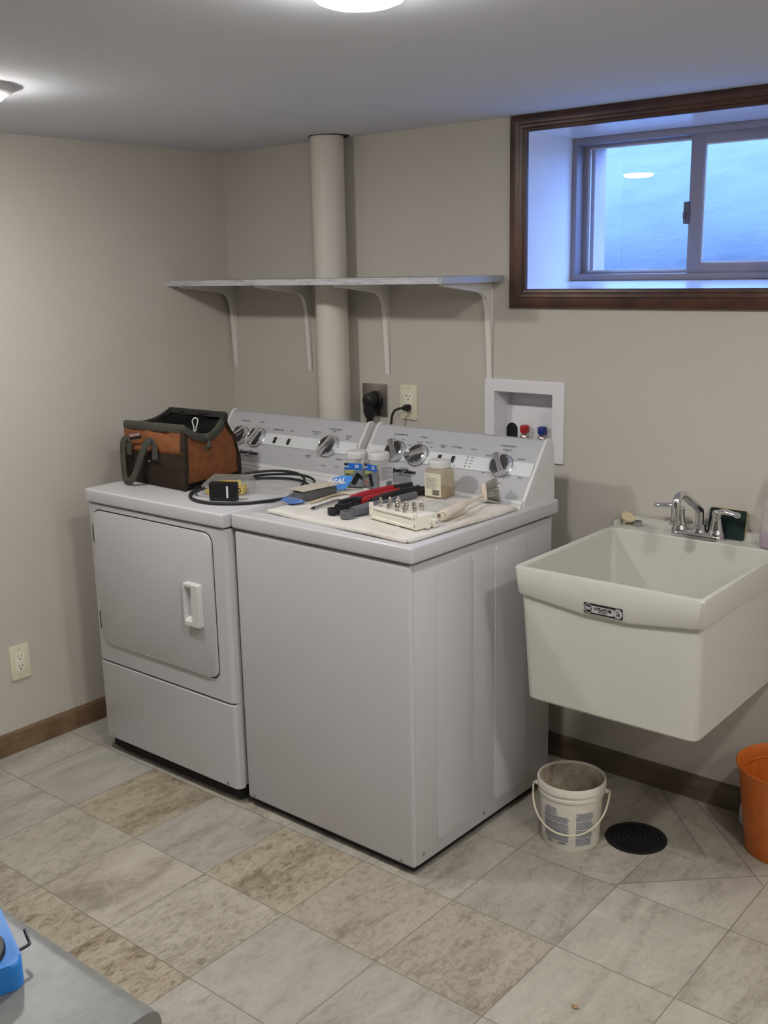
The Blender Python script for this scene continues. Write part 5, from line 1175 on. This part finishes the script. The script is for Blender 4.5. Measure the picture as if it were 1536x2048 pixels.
bm = NB(); rb = random.Random(11); outn = hb.to_3x3() @ V((0, 0, 1)); 
if outn.dot(rgt) < 0: outn = -outn
sdv = rgt.cross(upv)
for k in range(190):
    a, c = rb.uniform(-0.024, 0.024), rb.uniform(-0.011, 0.011); p = hc+upv*a+sdv*c+outn*0.004
    e = p+outn*rb.uniform(0.030, 0.040)+upv*(a*0.55+rb.uniform(-0.003, 0.003))+sdv*(c*0.7+rb.uniform(-0.003, 0.003)); e.z = max(e.z, ZL+0.002)
    cyl(bm, p, e, 0.0013, 0.0007, 5)
part('bristles', bm, M('bristle_grey', (150, 146, 138), 0.8, var=0.4, vscale=250), br, 60, 'splayed grey bristles', 'stuff')
# crumpled clear bag by the yellowish jar
bm = NB(); t = NB(); bmesh.ops.create_grid(t, x_segments=22, y_segments=22, size=0.055)
rb = random.Random(2)
for v in t.verts:
    x, y = v.co.x, v.co.y; v.co = V((1.372+x*1.0+y*0.2, -0.505+y*1.2, ZL+0.001+abs(0.009*math.sin(x*70+1)*math.sin(y*55+2)+0.004*math.sin(x*110+y*90))*(1-(max(abs(x), abs(y))/0.055)**4)))
bmesh.ops.solidify(t, geom=t.faces[:], thickness=0.0004); merge(bm, t)
for v in bm.verts: v.co.z = max(v.co.z, ZL+0.0003)
solo('plastic_bag', bm, clear_mat('crinkled_film', (0.98, 0.98, 0.98), 0.12, (0.8, 0.8, 0.8), 0.15, 1.06), 'crumpled clear plastic bag on the towel in front of the yellowish jar', 'plastic bag', smooth=180)

# ------------------------------------------------------------------ counter in the foreground
def laminate():
    m, nt, b = new_mat('grey_laminate'); co = objco(nt, (1, 0.6, 1)); f = noise(nt, co, 45, 7, 0.72, 0.4); g2 = noise(nt, objco(nt), 12, 4, 0.6)
    c = mixc(nt, 0.5, ramp(nt, f, [(0.25, lin((92, 92, 90))), (0.5, lin((130, 130, 125))), (0.75, lin((150, 150, 144)))]), ramp(nt, g2, [(0.3, lin((112, 112, 112))), (0.7, lin((152, 151, 145)))]))
    nt.links.new(c, b.inputs['Base Color']); b.inputs['Roughness'].default_value = 0.4; return m
LAM = laminate(); CX1 = 2.379; CYF = -2.304; CZ = 0.9
cpr = [(CYF-0.63, 0.862), (CYF-0.012, 0.862), (CYF-0.004, 0.865), (CYF, 0.873), (CYF, 0.884), (CYF-0.003, 0.893), (CYF-0.010, 0.899), (CYF-0.020, 0.9), (CYF-0.63, 0.9)]
ctp = thing('countertop', 'grey speckled laminate counter in the lower left foreground corner', 'countertop', (1.78, CYF-0.32, 0.862))
bm = NB(); loft(bm, [[V((x, y, z)) for y, z in cpr] for x in (1.18, CX1)]); part('slab', bm, LAM, ctp, 50)
bm = NB(); loft(bm, [[V((x, y, z)) for y, z in cpr] for x in (CX1, CX1+0.001)]); part('end_cap', bm, M('end_cap_laminate', (128, 128, 126), 0.5, var=0.08, vscale=80), ctp, 0, 'darker grey end cap')
bc = thing('base_cabinet', 'white cabinet carrying the grey counter, below the lower left corner', 'cabinet', (1.78, CYF-0.33, 0))
bm = NB(); box(bm, 1.20, CX1-0.03, CYF-0.61, CYF-0.045, 0.09, 0.861); box(bm, 1.20, CX1-0.03, CYF-0.61, CYF-0.10, 0.0, 0.09); part('carcass', bm, WPLAST, bc, 0)
for x0 in (1.205, 1.775):
    bm = NB(); box(bm, x0, x0+0.56, CYF-0.046, CYF-0.027, 0.10, 0.85, 0.002); d = part('door', bm, WPLAST, bc)
    bm = NB(); ball(bm, (x0+(0.52 if x0 < 1.5 else 0.04), CYF-0.018, 0.78), 0.012); part('knob', bm, STEEL, d)
tl = thing('hand_tool', 'blue and black hand tool with hex key lying on the foreground counter', 'hand tool', (2.17, -2.40, CZ))
tm = TOP(2.252, -2.375, CZ+0.0006, math.atan2(-0.32, 0.947)); 
bm = NB(); prism(bm, [(p[0], p[1]) for p in rrect_pts(-0.17, 0.0, -0.060, 0.006, 0.014, 6)], 0.0, 0.029, tm, 0.006, 4); part('body', bm, BRIGHTBLUE, tl, 45)
bm = NB(); loft(bm, [[tm @ V((-0.040+0.034*k*math.cos(a), -0.026+0.022*k*math.sin(a), z)) for a in [2*PI*i/36 for i in range(36)]] for z, k in ((0.02, 1.0), (0.031, 1.0), (0.034, 0.92), (0.035, 0.7))]); part('grip_pad', bm, BLACK, tl, 45, 'black rubber pad')
bm = NB(); tube(bm, [(2.214, -2.368, CZ+0.018), (2.219, -2.358, CZ+0.018), (2.2195, -2.346, CZ+0.018), (2.2185, -2.3425, CZ+0.0185), (2.2155, -2.341, CZ+0.019), (2.207, -2.3385, CZ+0.021), (2.200, -2.336, CZ+0.023)], 0.0018, 6, 4); part('hex_key', bm, BLACK, tl, 30, 'black hex key')
